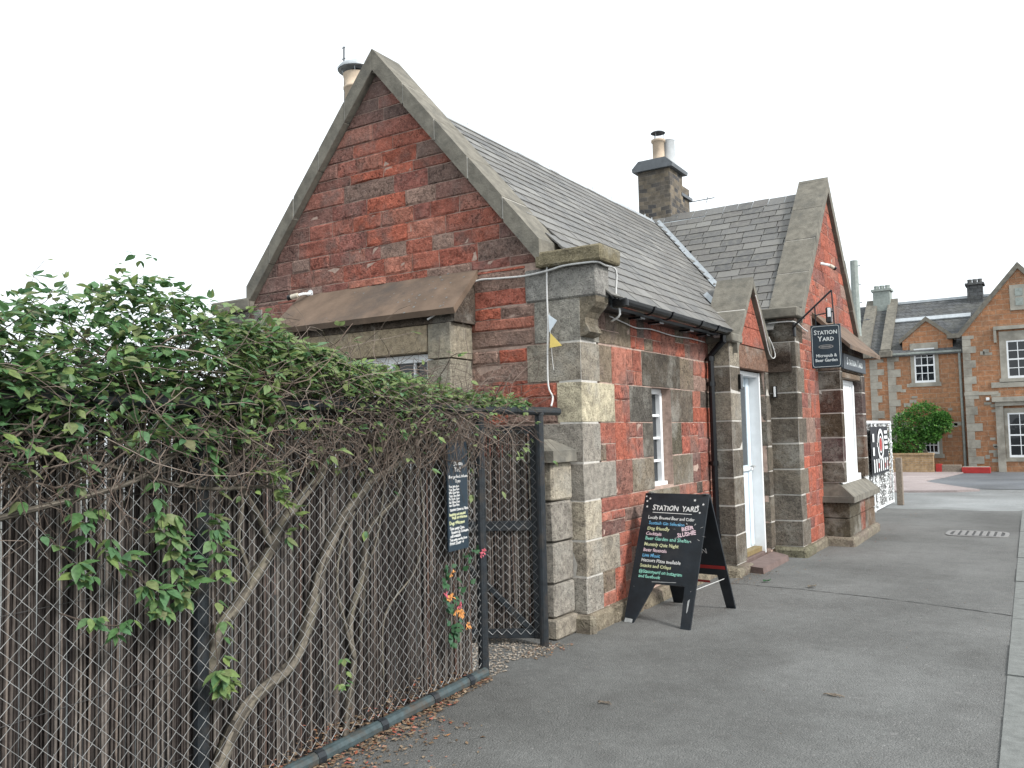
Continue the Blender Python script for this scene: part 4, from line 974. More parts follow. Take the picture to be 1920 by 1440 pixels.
# fascia sign on the street bay
t = thing('fascia_sign', (BX, 12.9, 2.4), 'grey fascia sign lettered Station Yard above the street bay window', 'sign')
mb = MB(); mb.cbox(BX+.004, BX+.035, 12.10, 13.74, 2.385, 2.60, .005); fb = put('sign_panel', mb, 'sign_grey', t)
put_text(text_mesh('S', .15, 1.35, bold=.002), 'sign_letter', fb, (BX+.035, 12.30, 2.455), (0, 1, 0), (0, 0, 1), (1, 0, 0), .001)
put_text(text_mesh('TATION', .11, 1.35, bold=.002), 'sign_letter', fb, (BX+.035, 12.44, 2.455), (0, 1, 0), (0, 0, 1), (1, 0, 0), .001)
put_text(text_mesh('Y', .15, 1.35, bold=.002), 'sign_letter', fb, (BX+.035, 13.05, 2.455), (0, 1, 0), (0, 0, 1), (1, 0, 0), .001)
put_text(text_mesh('ARD', .11, 1.35, bold=.002), 'sign_letter', fb, (BX+.035, 13.18, 2.455), (0, 1, 0), (0, 0, 1), (1, 0, 0), .001)
mb = MB(); mb.cbox(-2.90, -2.85, WY-.05, WY-.002, 1.98, 2.13, .006); t = thing('wall_light', (-2.875, WY-.02, 1.98), 'small black and white wall light beside the front door', 'wall light'); put('housing', mb, 'black_plastic', t)
mb = MB(); mb.cbox(-2.885, -2.862, WY-.06, WY-.05, 1.99, 2.12, .003); put('diffuser', mb, 'white_paint', t)
mb = MB(); mb.cbox(PX-.002, PX+.03, 9.47, 9.55, 2.05, 2.22, .004); t = prop(put('door_sensor', mb, 'black_plastic'), 'small dark box beside the top of the front door', 'wall box')
mb = MB(); mb.hexa([(-2.94, 9.42, -.02), (-2.70, 9.36, -.02), (-2.70, 10.45, -.02), (-2.94, 10.62, -.02), (-2.94, 9.42, .075), (-2.71, 9.37, .065), (-2.71, 10.44, .065), (-2.94, 10.62, .075)])
prop(put('door_step', mb, 'red_step'), 'reddish stone step at the white front door', 'step')

# ------------------------------------------------------------------ stone gate pier at the corner
r = random.Random(77)
t = thing('gate_pier', (-3.45, 5.9, 0), 'squat grey stone pier with pyramid cap against the station corner', 'pier')
for i, (z0, z1) in enumerate(((0.0, .16), (.16, .42), (.42, .74), (.74, 1.06), (1.06, 1.37))):
    e = .03 if i == 0 else 0
    mb = MB(); mb.cbox(-3.64-e, -3.285+e, 5.76-e, 6.085, z0+.003, z1-.003, .016, .004, r); put('pier_stone', mb, 'dressed_stone', t, color=grey(r, .15+.1*(i == 0)))
mb = MB(); mb.hexa([(-3.69, 5.70, 1.37), (-3.235, 5.70, 1.37), (-3.235, 6.09, 1.37), (-3.69, 6.09, 1.37), (-3.685, 5.705, 1.46), (-3.24, 5.705, 1.46), (-3.24, 6.085, 1.46), (-3.685, 6.085, 1.46)])
n0 = len(mb.v); mb.v += [(-3.52, 5.84, 1.55), (-3.41, 5.84, 1.55), (-3.41, 5.97, 1.55), (-3.52, 5.97, 1.55)]
mb.f = [f for f in mb.f if f != (4, 5, 6, 7)]; mb.t = mb.t[:len(mb.f)]
for a, b in ((4, 5), (5, 6), (6, 7), (7, 4)): mb.face(a, b, n0+(b-4), n0+(a-4))
mb.face(n0, n0+1, n0+2, n0+3); put('pier_cap', mb, 'coping_stone', t)

# ------------------------------------------------------------------ garden fence
FX = lambda y: -3.13-.062*(y-3)
F0, F1, FZ = 0.3, 4.69, 1.77
t = thing('garden_fence', (FX(2.5), 2.5, 0), 'black tube fence of chain link backed with reed screening', 'fence'); fence = t
def post(x, y, z1, rad, par, name='post'):
    mb = MB(); mb.tube([(x, y, -.05), (x, y, z1)], rad, 12); mb.lathe((x, y, z1-.01), [(rad*1.15, 0), (rad*1.15, .012), (rad*.6, .035)], 12); return put(name, mb, 'fence_paint', par, smooth=False)
for y in (0.25, 2.40): post(FX(y)-.045, y, FZ-.04, .034, fence)
post(FX(4.69), 4.69, FZ-.04, .036, fence); post(-3.275, 5.56, FZ-.02, .034, fence)
mb = MB(); mb.tube([(FX(F0), F0, FZ), (FX(4.69), 4.69, FZ), (-3.27, 5.56, FZ), (-3.285, 5.88, FZ)], .032, 10); put('top_rail', mb, 'fence_paint', fence)
mb = MB(); mb.tube([(FX(F0)+.03, F0, .035), (FX(2.5)+.03, 2.5, .035), (FX(4.69)+.03, 4.66, .035)], .036, 10); put('base_pipe', mb, 'pipe_paint', fence)
for y in (3.05, 3.55, 4.05, 4.45):
    mb = MB(); mb.tube([(FX(y)+.03, y-.025, .035), (FX(y)+.03, y+.025, .035)], .041, 10); put('pipe_collar', mb, 'fence_paint', fence)
def chainlink(mb, P_, u0, u1, z0, z1, dg, rad, r):
    """P_(u, z, d) -> point; zigzag wires hooked into each other"""
    n = int((u1-u0)/(dg/2)); m = int((z1-z0)/(dg/2))
    for i in range(n):
        uc = u0+dg*.5*(i+.5); pts = []
        for j in range(m+1):
            s_ = 1 if (i+j) % 2 else -1
            pts.append(P_(uc+s_*dg*.25+noise.noise((uc*3, j*.3, 2))*.003, z0+j*dg*.5, .0022*s_))
        mb.tube(pts, rad, 3, False)
r = random.Random(81)
mb = MB(); chainlink(mb, lambda u, z_, d: (FX(u)+.012*noise.noise((u*1.3, z_*1.3, 0))+d, u, z_), F0, F1-.02, .07, FZ-.01, .076, .0017, r)
prop(put('wire_mesh', mb, 'galvanised', fence, recalc=False, smooth=True), kind='stuff')
def reeds(mb, P_, u0, u1, z0, z1, pitch, r, dark=1.0):
    u = u0
    while u < u1:
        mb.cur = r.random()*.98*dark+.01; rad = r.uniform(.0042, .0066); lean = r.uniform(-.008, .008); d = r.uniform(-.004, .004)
        top = z1-abs(r.gauss(0, .02)); k = r.uniform(.002, .006); ph = r.uniform(0, 6)
        pts = [P_(u+lean*q+k*math.sin(ph+q*5), z0+(top-z0)*q, d+k*math.cos(ph+q*4)) for q in (0, .2, .4, .6, .8, 1)]
        mb.tube(pts, [rad*(1+.15*math.sin(ph+i_*2)) for i_ in range(6)], 5, False)
        if r.random() < .10: u += r.uniform(.004, .012)
        u += pitch*r.uniform(.75, 1.25)
mb = MB(); reeds(mb, lambda u, z_, d: (FX(u)-.085+d, u, z_), F0, F1-.03, .02, 1.80, .0138, r); reeds(mb, lambda u, z_, d: (FX(u)-.099+d, u, z_), F0, F1-.03, .02, 1.76, .0108, r, .4)  # back row tinted darker so the gaps between reeds read as shade
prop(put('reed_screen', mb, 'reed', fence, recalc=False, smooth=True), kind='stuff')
mb = MB()
for z_ in (.25, .62, 1.0, 1.38): mb.tube([(FX(F0)-.074, F0, z_), (FX(2.4)-.074, 2.4, z_+.01), (FX(4.6)-.074, 4.6, z_)], .0012, 3)
put('binding_wire', mb, 'dark_iron', fence)
# gate, standing ajar
gang = math.atan2(-.43, -.75)
gm = Matrix.Translation((-3.325, 5.60, 0)) @ Matrix.Rotation(gang, 4, 'Z')
g = thing('garden_gate', None, 'reed-backed black iron gate standing ajar beside the stone pier', 'gate', mat=gm)
GW, GH = .86, 1.66
def gbar(name, x0, x1, z0, z1, y0=-.012, y1=.012): m_ = MB(); m_.cbox(x0, x1, y0, y1, z0, z1, .003); return putl(name, m_, 'fence_paint', g)
gbar('stile', 0, .05, .05, GH); gbar('stile', GW-.05, GW, .05, GH); gbar('rail', .05, GW-.05, .05, .12); gbar('rail', .05, GW-.05, .86, .935); gbar('rail', .05, GW-.05, GH-.06, GH)
mb = MB(); mb.hexa([(.06, -.008, .13), (.11, -.008, .12), (.11, .008, .12), (.06, .008, .13), (GW-.10, -.008, .85), (GW-.05, -.008, .85), (GW-.05, .008, .85), (GW-.10, .008, .85)]); putl('brace', mb, 'fence_paint', g)
mb = MB(); chainlink(mb, lambda u, z_, d: (u, .018+d, z_), .01, GW-.01, .08, GH-.03, .072, .0015, r); prop(putl('wire_mesh', mb, 'galvanised', g, recalc=False), kind='stuff')
mb = MB(); reeds(mb, lambda u, z_, d: (u, -.03+d, z_), .03, GW-.03, .09, GH, .0125, r); reeds(mb, lambda u, z_, d: (u, -.043+d, z_), .03, GW-.03, .09, GH, .0135, r, .45); prop(putl('reed_screen', mb, 'reed', g, recalc=False), kind='stuff')  # gate reeds: darker second row paints the shade behind the first
mb = MB(); mb.tube([(.0, 0, .4), (-.05, .0, .4)], .01, 6); mb.tube([(.0, 0, 1.3), (-.05, .0, 1.3)], .01, 6); putl('hinge', mb, 'fence_paint', g)

# chalkboard wired to the fence
cy0, cy1 = 4.255, 4.49; cz0, cz1 = .875, 1.56
t = thing('chalkboard', (FX(4.37)+.02, 4.37, cz0), 'narrow chalkboard of opening hours wired to the fence by the gate', 'chalkboard')
fx0, fx1 = FX(cy0)+.018, FX(cy1)+.018
mb = MB(); mb.hexa([(fx0, cy0, cz0), (fx0+.01, cy0, cz0), (fx1+.01, cy1, cz0), (fx1, cy1, cz0), (fx0, cy0, cz1), (fx0+.01, cy0, cz1), (fx1+.01, cy1, cz1), (fx1, cy1, cz1)]); cb = put('board', mb, 'sign_blue', t)
lines = [(.155, 'Station', .040, .07, 'w'), (.195, 'Yard', .040, .08, 'w'), (.235, 'Beer garden & Indoors', .026, .012, 'w'), (.265, 'Open', .030, .085, 'w'),
         (.295, 'Mon 3pm-9pm', .021, .012, 'w'), (.315, 'Tues 3pm-9pm', .021, .012, 'w'), (.335, 'Wed 3pm-9pm', .021, .012, 'w'), (.355, 'Thurs 3pm-9pm', .021, .012, 'w'), (.375, 'Fri 12pm-11pm', .021, .012, 'w'), (.395, 'Sat 12pm-11pm', .021, .012, 'w'), (.415, 'Sun 12pm-9pm', .021, .012, 'w'),
         (.445, 'Garden Closes at 10pm', .024, .02, 'w'), (.475, 'Booking not needed', .025, .012, 'y'), (.498, 'Walk ins Welcome', .025, .04, 'y'), (.532, 'Dogs Welcome', .030, .012, 'y'),
         (.566, 'Take away Cans,', .028, .012, 'w'), (.590, 'Howlers & Growlers', .026, .03, 'w'), (.613, 'still available', .026, .02, 'w'), (.636, 'Take away service from', .023, .012, 'w'), (.660, 'Front Door \u2192', .030, .012, 'w')]
du = Vector((fx1-fx0, cy1-cy0, 0)).normalized(); dn = Vector((du.y, -du.x, 0))
for i, (dz, tx, sz, off, cc) in enumerate(lines):
    put_text(text_mesh(tx, sz, .92, .06, i, bold=.0004), {'w': 'chalk_white', 'y': 'chalk_yellow'}[cc], cb, Vector((fx0+.01, cy0, cz1-dz*.98))+du*off, du, (0, 0, 1), dn, .0012)

# ------------------------------------------------------------------ sandwich board
am = Matrix.Translation((-2.755, 7.03, 0)) @ Matrix.Rotation(math.radians(-4), 4, 'Z')
A_ = thing('sandwich_board', None, 'black folding sandwich board chalked with the Station Yard menu', 'sandwich board', mat=am)
HB, DB = 1.045, .49; SLN = math.hypot(HB, DB-.015)
def panel(sign):
    ys = lambda s_: sign*(.015+(DB-.015)*s_/SLN); zs = lambda s_: HB-HB*s_/SLN
    upd = Vector((0, -sign*(DB-.015), HB)).normalized(); nr = Vector((0, sign*HB, (DB-.015))).normalized()
    out = [(-.30, 0), (.30, 0), (.30, SLN), (.215, SLN), (.20, .80), (-.07, .80), (-.215, SLN), (-.30, SLN)]
    mb = MB(); a = [Vector((x, ys(s_), zs(s_))) for x, s_ in out]; n = len(out)
    mb.v = [tuple(p) for p in a]+[tuple(p-nr*.018) for p in a]
    mb.face(0, 1, 4, 5); mb.face(0, 5, 6, 7); mb.face(1, 2, 3, 4)
    mb.face(n+5, n+4, n+1, n); mb.face(n+7, n+6, n+5, n); mb.face(n+4, n+3, n+2, n+1)
    for i in range(n): j = (i+1) % n; mb.face(i, n+i, n+j, j)
    return putl('front_panel' if sign < 0 else 'rear_panel', mb, 'board_black', A_), upd, nr, ys, zs
fp, upd, nr, ys, zs = panel(-1); rp, upd2, nr2, ys2, zs2 = panel(1)
def bt(tx, x, s_, size, m_, sq=.95, seed=0, rot=0.0, bold=.001, warp=.05, par=None):
    ca, sa = math.cos(rot), math.sin(rot); ux = Vector((1, 0, 0))*ca+upd*sa; uy = upd*ca-Vector((1, 0, 0))*sa
    return put_text(text_mesh(tx, size, sq, warp, seed, bold=bold), m_, par or fp, (x, ys(s_), zs(s_)), ux, uy, nr, .0015, True)
bt('STATION  YARD', -.205, .155, .064, 'chalk_white', .92, 1, -.01, .001, .03)
mb = MB(); p0 = [Vector((x, ys(s_), zs(s_)))+nr*.002 for x, s_ in ((-.20, .178), (.17, .185), (.17, .180), (-.20, .173))]; mb.quad(*p0); putl('chalk_line', mb, 'chalk_white', fp, recalc=False)
for i, (tx, s_, m_, x, sz) in enumerate((('Locally Brewed Beer and Cider', .235, 'chalk_white', -.235, .040), ('Scottish Gin Selection', .285, 'chalk_blue', -.22, .040), ('Dog friendly', .335, 'chalk_yellow', -.225, .044), ('Cocktails', .382, 'chalk_pink', -.23, .042),
        ('Beer Garden and Shelter', .425, 'chalk_green', -.23, .044), ('Monthly Quiz Night', .478, 'chalk_yellow', -.23, .042), ('Beer festivals', .528, 'chalk_pink', -.23, .044), ('Live Music', .575, 'chalk_blue', -.23, .042),
        ('Hectors Pizza available', .618, 'chalk_white', -.232, .042), ('Snacks and Crisps', .665, 'chalk_yellow', -.235, .042), ('@Stationyard on Instagram', .715, 'chalk_green', -.238, .042), ('and facebook', .757, 'chalk_green', -.235, .040))):
    bt(tx, x, s_, sz, m_, .86 if len(tx) > 24 else .95, i+3, -.02, .0002, .02)
bt('BEER', .10, .335, .05, 'chalk_pink', 1.0, 40, .22, .0012, .02); bt('SLUSHIE', .07, .392, .052, 'chalk_pink', .9, 41, .22, .0012, .02)
mb = MB(); cxs, css = .165, .345
for k in range(12):
    a = 2*math.pi*k/12+.2
    if k in (0, 6): continue
    p = [Vector((cxs+math.cos(a)*R_*1.15+dx, ys(css-math.sin(a)*R_*.62), zs(css-math.sin(a)*R_*.62)))+nr*.002 for R_, dx in ((.115, 0), (.14, 0), (.14, .005), (.115, .005))]
    mb.quad(*p)
putl('chalk_rays', mb, 'chalk_white', fp, recalc=False)
for (x, s_, R_) in ((-.285, .03, .011), (-.245, .05, .013), (-.27, .075, .012), (-.262, .125, .013), (.18, .055, .014), (.215, .11, .016), (.262, .09, .013), (.24, .165, .012)):
    mb = MB(); n0 = 10
    pts = [Vector((x+R_*(1 if k % 2 == 0 else .42)*math.sin(k*math.pi/5), 0, 0))+Vector((0, ys(s_), zs(s_)))+upd*(R_*(1 if k % 2 == 0 else .42)*math.cos(k*math.pi/5))+nr*.002 for k in range(10)]
    ctr = Vector((x, ys(s_), zs(s_)))+nr*.002; mb.v = [tuple(p) for p in pts]+[tuple(ctr)]
    for k in range(10): mb.face(k, 10, (k+1) % 10)
    putl('chalk_star', mb, 'chalk_white', fp, recalc=False)
for sc_ in (((.245, .92), (.262, .90), (.258, 1.0), (.248, 1.02)), ((-.29, 1.11), (-.22, 1.115), (-.22, SLN-.002), (-.295, SLN-.002)), ((-.1, .785), (.12, .775), (.12, .779), (-.1, .79))):
    mb = MB(); mb.quad(*[Vector((x, ys(s_), zs(s_)))+nr*.0015 for x, s_ in sc_]); putl('scuff', mb, 'scuffed_wood', fp, recalc=False)
for s0, s1, x1 in ((.70, .735, .29), (.86, .885, .12)):
    mb = MB(); q = [Vector((x, ys2(s_), zs2(s_)))-nr2*.020 for x, s_ in ((-.28, s0), (x1, s0), (x1, s1), (-.28, s1))]; mb.quad(*q); putl('red_band', mb, 'red_paint', rp, recalc=False)
put_text(text_mesh('OPEN', .075, .95), 'chalk_white', rp, Vector((-.03, ys2(.58), zs2(.58)))-nr2*.018, (1, 0, 0), upd2, -nr2, .002, True)
for x in (-.26, .26):
    mb = MB(); mb.cbox(x-.02, x+.02, -.03, .03, HB-.004, HB+.006, .002); putl('hinge', mb, 'dark_iron', A_)
    mb = MB(); mb.tube([(x, ys(.84), zs(.84)), (x, ys2(.84), zs2(.84))], .003, 5); putl('stay_cord', mb, 'white_cable', A_)

# ------------------------------------------------------------------ climbing vine over the fence
def lerp_tab(tab, x):
    if x <= tab[0][0]: return tab[0][1]
    for (a, va), (b, vb) in zip(tab, tab[1:]):
        if x <= b: return va+(vb-va)*(x-a)/(b-a)
    return tab[-1][1]
VTOP = [(.3, 2.04), (1.3, 2.07), (1.6, 2.07), (1.85, 2.13), (2.1, 2.25), (2.3, 2.21), (2.55, 2.12), (2.8, 2.10), (3.2, 2.03), (3.7, 1.96), (4.2, 1.91), (4.7, 1.86), (5.2, 1.83), (5.6, 1.81)]
VBOT = [(.3, 1.38), (2.2, 1.46), (3.0, 1.55), (3.8, 1.56), (4.4, 1.58), (4.8, 1.62), (5.6, 1.70)]
vine = thing('climbing_vine', (FX(3.0)-.1, 3.0, 0), 'straggling leafy vine with bare brown stems heaped along the fence top', 'vine')
r = random.Random(91)
def smooth_path(pts, k=5):
    P_ = [Vector(p) for p in pts]; Q = []
    for i in range(len(P_)-1):
        p0, p1, p2, p3 = P_[max(i-1, 0)], P_[i], P_[i+1], P_[min(i+2, len(P_)-1)]
        for j in range(k):
            t_ = j/k; Q.append(0.5*((2*p1)+(p2-p0)*t_+(2*p0-5*p1+4*p2-p3)*t_*t_+(3*p1-p0-3*p2+p3)*t_**3))
    Q.append(P_[-1]); return Q
def trunk(yz, r0, r1, d=-.042):
    P_ = smooth_path([(FX(y)+d, y, z_) for y, z_ in yz]); n = len(P_); mb = MB()
    rad = [.78*(r0+(r1-r0)*i/(n-1))*(1+.12*noise.noise((i*.6, r0*90, 1))) for i in range(n)]
    m = 14; base = len(mb.v)
    mb.tube(P_, rad, m)
    for k in range(n*m):                        # twisted, ridged bark
        i, q = divmod(k, m); c_ = P_[i]; v = Vector(mb.v[base+k])-c_
        mb.v[base+k] = tuple(c_+v*(1+.16*math.sin(q*2.69+i*.35)+.20*noise.noise((q*1.9+i*.12, i*.25, 3))))
    tv = [[r.random()*.97+.01 for _ in range(m)] for _ in range(n//4+2)]
    for i in range(n-1):
        for q in range(m): mb.t[i*m+q] = tv[(i+(q*5) % 4)//4][q]
    return put('stem', mb, 'strip_bark', vine, smooth=True)
trunk([(2.43, .02), (2.50, .19), (2.62, .36), (2.77, .44), (2.97, .52), (3.08, .72), (3.17, .95), (3.27, 1.1), (3.37, 1.2), (3.59, 1.36), (3.87, 1.46), (4.1, 1.62)], .040, .028)
trunk([(2.437, .56), (2.46, .68), (2.51, .78), (2.63, .88), (2.79, 1.05), (2.89, 1.19), (3.03, 1.31), (3.18, 1.44), (3.3, 1.65)], .038, .026)
trunk([(3.33, .0), (3.36, .17), (3.41, .4), (3.38, .61), (3.49, .84), (3.54, 1.07), (3.68, 1.17), (3.82, 1.25), (3.86, 1.41), (3.9, 1.65)], .024, .016)
trunk([(2.66, .85), (2.65, 1.02), (2.60, 1.15), (2.62, 1.35), (2.5, 1.6)], .013, .010, -.03)
trunk([(3.40, .42), (3.33, .62), (3.27, .82), (3.3, 1.02), (3.42, 1.2)], .011, .008, -.03)
trunk([(3.64, .25), (3.66, .6), (3.95, .8), (4.05, 1.05), (4.02, 1.4)], .007, .006, -.02)
trunk([(3.44, .5), (3.5, .85), (3.62, 1.1), (3.70, 1.5)], .010, .007, -.02)
trunk([(.9, 1.25), (1.5, 1.36), (2.0, 1.45), (2.3, 1.62)], .014, .012, .05)
trunk([(1.5, 1.60), (1.9, 1.52), (2.35, 1.40), (2.75, 1.38), (2.85, 1.35)], .012, .010, .0)
trunk([(2.45, 1.75), (2.53, 1.5), (2.72, 1.25), (2.80, 1.1)], .016, .018, -.03)
def rv(a): return r.uniform(-a, a)
def envelope_pt(y, s_, xo=None):
    zt, zb = lerp_tab(VTOP, y), lerp_tab(VBOT, y); z_ = zb+(zt-zb)*s_
    wd = (.30 if y < 4.3 else .20)*math.sqrt(max(0.05, 1-((s_-.35)/.75)**2))
    x = FX(y)-.12+(xo if xo is not None else r.uniform(-1, 1))*wd
    return Vector((x, y, z_))
mb = MB()
LEAFSPOTS = []
def twig(y0, s0, L, rad, droop, xo):
    p = envelope_pt(y0, s0, xo); d = Vector((rv(.5), rv(1), rv(.5))).normalized(); P_ = [p]; n = 8
    for i in range(n):
        d = (d+Vector((rv(.35), rv(.35), rv(.35)-droop))).normalized()
        c = envelope_pt(min(5.6, max(.3, p.y)), .45, .3)
        d = (d+(c-p)*.35*(1 if abs(c.z-p.z) > .25 or abs(c.x-p.x) > .25 else 0)).normalized()
        p = p+d*L/n; P_.append(p)
    mb.cur = r.random()*.98+.01
    mb.tube(P_, [rad*(1-.5*i/n) for i in range(n+1)], 3, False)
    if r.random() < .45: LEAFSPOTS.append((P_[-1], d))
for i in range(1700):
    y = r.uniform(.4, 5.45) if i % 3 else r.uniform(2.6, 4.9)
    if y > 4.9 and r.random() < .65: continue
    top = r.random() < .5
    twig(y, r.uniform(.3, .95)*(.80 if y < 2.7 else 1) if top else r.uniform(.0, .7), r.uniform(.25, .7), r.uniform(.0014, .0034), r.uniform(.0, .12), r.uniform(-1, 1) if not top else r.uniform(-.6, 1))
for i in range(1500):  # inner twigs added to block light, tinted dark as the shade inside
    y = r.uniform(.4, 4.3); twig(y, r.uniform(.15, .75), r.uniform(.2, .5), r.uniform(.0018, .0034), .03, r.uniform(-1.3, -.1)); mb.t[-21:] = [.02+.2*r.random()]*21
for i in range(70):                              # long hanging loops in front of the reeds
    y = r.uniform(.6, 4.7); a = envelope_pt(y, r.uniform(.1, .5), 1.0); L = r.uniform(.2, .75)*(1 if r.random() < .5 else -1); sag = r.uniform(.05, .28)
    b = envelope_pt(min(5.2, max(.4, y+L)), r.uniform(.1, .5), 1.0); P_ = []
    for k in range(9):
        q = k/8; c = a.lerp(b, q); c.z -= sag*4*q*(1-q); c.x = FX(c.y)+.035+.08*abs(q-.5)*2+rv(.01); P_.append(c+Vector((0, rv(.01), rv(.012))))
    mb.cur = r.uniform(.35, .8); mb.tube(P_, r.uniform(.0025, .0045), 4, False)
for i in range(130):                             # short dead strands dangling
    y = r.uniform(.6, 4.8); a = envelope_pt(y, r.uniform(0, .25), .9); P_ = [a]; d = Vector((rv(.2), rv(.6), -1)).normalized()
    for k in range(6):
        d = (d+Vector((rv(.15), rv(.5), rv(.2)-.05))).normalized(); P_.append(P_[-1]+d*r.uniform(.03, .06))
    mb.cur = r.random()*.98+.01; mb.tube(P_, [.0025, .0023, .002, .0018, .0016, .0014, .0012], 3, False)
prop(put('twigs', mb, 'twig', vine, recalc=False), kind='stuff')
def leaf_geo(L=1.0, W=.5, fold=.18, curl=.15):
    """pointed leaf along +y, slightly folded and drooping at the tip"""
    st_ = [(0, 0), (.16, .62), (.38, 1.0), (.62, .80), (.84, .36), (1, 0)]; V = []; F_ = []
    mid = []; lf = []; rt = []
    for t_, w_ in st_:
        z_ = -curl*L*t_*t_; mid.append(len(V)); V.append((0, L*t_, z_))
        if 0 < t_ < 1: lf.append(len(V)); V.append((-W/2*w_*L, L*t_-.03*L, z_+fold*W*w_*L/2)); rt.append(len(V)); V.append((W/2*w_*L, L*t_-.03*L, z_+fold*W*w_*L/2))
    F_ += [(mid[0], mid[1], lf[0]), (mid[0], rt[0], mid[1])]
    for i in range(3): F_ += [(lf[i], mid[i+1], mid[i+2], lf[i+1]), (mid[i+1], rt[i], rt[i+1], mid[i+2])]
    F_ += [(lf[3], mid[4], mid[5]), (mid[4], rt[3], mid[5])]
    return V, F_
LV, LF = leaf_geo()
def leaf_frame(d, up):
    y_ = Vector(d).normalized(); x_ = y_.cross(Vector(up))
    if x_.length < 1e-3: x_ = y_.orthogonal()
    x_.normalize(); z_ = x_.cross(y_); return x_, y_, z_
LEAVES = []
def triad(p, d, size, n=3):
    for k in range(n):
        a = (0, .95, -.95, 2.2, -2.2)[k]+rv(.3)
        hd = Vector((d.x*math.cos(a)-d.y*math.sin(a), d.x*math.sin(a)+d.y*math.cos(a), d.z+rv(.35)-.12))
        up = Vector((rv(.5)+.25, rv(.5), 1)); LEAVES.append((p+hd.normalized()*size*.15, hd, up, size*r.uniform(.75, 1.15), r.random() if p.y < 2.4 or r.random() < .35 else r.uniform(.6, .97)))
for i in range(4400):                            # leafy crown, thickest on the left
    u = r.random(); y = .4+2.35*r.random() if u < .50 else (2.75+1.1*r.random() if u < .80 else 3.85+1.6*r.random())
    s_ = (1-abs(r.gauss(0, .34)) if y < 2.75 else 1-abs(r.gauss(0, .26)))+.03
    if s_ < .12: continue
    if y > 2.75 and s_ < .6 and r.random() < .5: continue
    zoff = r.random()**4*.14 if y < 2.8 else r.random()**3*.05
    p = envelope_pt(y, s_, 1-abs(r.gauss(0, .8))); p.z += zoff
    h = Vector((r.uniform(-.6, 1), rv(1), rv(.4)))
    triad(p, h.normalized(), r.choice((.032, .04, .05, .06, .07))*r.uniform(.85, 1.15) if y < 3.2 else r.uniform(.03, .052), r.choice((2, 3, 3)))
for i in range(900):                             # leaves down the front face
    y = r.uniform(.4, 2.7) if r.random() < .72 else r.uniform(2.7, 4.2); p = envelope_pt(y, r.uniform(.12, .85), 1-abs(r.gauss(0, .35)))
    triad(p, Vector((r.uniform(.1, 1), rv(1), rv(.5))).normalized(), r.uniform(.035, .07) if y < 3 else r.uniform(.03, .05), r.choice((1, 2, 3)))
for i in range(1500):                            # leaves in the heart of the thicket
    y = r.uniform(.4, 2.85); p = envelope_pt(y, r.uniform(.22, .66), r.uniform(-1.3, .5)); triad(p, Vector((rv(1), rv(1), rv(.5))).normalized(), r.uniform(.05, .085), r.choice((2, 3)))
for p, d in LEAFSPOTS:
    if r.random() < (.5 if p.y < 3.6 else .32): triad(p, (d+Vector((.4, 0, .1))).normalized(), r.uniform(.035, .06), r.choice((1, 2, 3)))
def strand(pts, n, size):                        # leafy shoots trailing down the front of the fence
    Q = smooth_path([(FX(y)+.05, y, z_) for y, z_ in pts], 6); m_ = MB(); m_.cur = .3; m_.tube(Q, .003, 4, False); put('shoot', m_, 'twig', vine, recalc=False)
    for i in range(int(n*1.8)):
        q = Q[int(r.random()*(len(Q)-1))]; triad(q+Vector((rv(.02)+.02, rv(.03), rv(.03))), Vector((.6, rv(1), rv(.5)-.2)).normalized(), size*r.uniform(.8, 1.2), 3)
strand([(2.05, 1.6), (2.12, 1.35), (2.2, 1.15), (2.22, .95)], 16, .07); strand([(1.75, 1.5), (1.85, 1.25), (2.0, 1.1), (2.12, .98)], 13, .07); strand([(2.36, 1.65), (2.38, 1.3), (2.40, 1.0), (2.40, .75), (2.44, .5)], 20, .065)
strand([(2.28, 1.1), (2.2, 1.0), (2.05, .93)], 9, .06); strand([(2.38, .62), (2.43, .56), (2.52, .55)], 6, .06); strand([(2.70, 1.5), (2.78, 1.35), (2.86, 1.22), (2.82, 1.12)], 9, .06); strand([(1.55, 1.4), (1.72, 1.2), (1.8, 1.1)], 6, .06)
strand([(1.7, 1.0), (1.85, .93), (1.98, .90)], 4, .055); strand([(3.2, .35), (3.22, .45), (3.25, .5)], 3, .04); strand([(2.45, 1.65), (2.62, 1.5), (2.8, 1.48)], 8, .055)
LEAVES.sort(key=lambda l: -l[3]**2/max(.3, (l[0]-CL).length_squared)-(.0006 if l[0].x > FX(l[0].y) else 0))
lms = []
for k in range(5):
    V, F_ = leaf_geo(1, r.uniform(.42, .58), r.uniform(.1, .3), r.uniform(.05, .3)); me = bpy.data.meshes.new('leaf'); me.from_pydata(V, [], F_); me.update(); me.materials.append(MAT['vine_leaf']); me.polygons.foreach_set('use_smooth', [True]*len(me.polygons)); lms.append(me)
fol = MB()
for i, (p, d, up, sz, tv) in enumerate(LEAVES):
    x_, y_, z_ = leaf_frame(d, up)
    if i < 290:
        o = bpy.data.objects.new('leaf', lms[i % 5]); col.objects.link(o); o.parent = vine; q = p-WL[vine]
        o.matrix_local = Matrix(((x_.x*sz, y_.x*sz, z_.x*sz, q.x), (x_.y*sz, y_.y*sz, z_.y*sz, q.y), (x_.z*sz, y_.z*sz, z_.z*sz, q.z), (0, 0, 0, 1)))
    else:
        fol.cur = tv*.97+.01; n0 = len(fol.v); fw = .8+.5*tv
        fol.v += [tuple(p+(x_*(a*fw)+y_*b+z_*c)*sz) for a, b, c in LV]
        for f in LF: fol.face(*(n0+k for k in f))
prop(put('foliage', fol, 'vine_leaf', vine, smooth=True, recalc=False), kind='stuff')

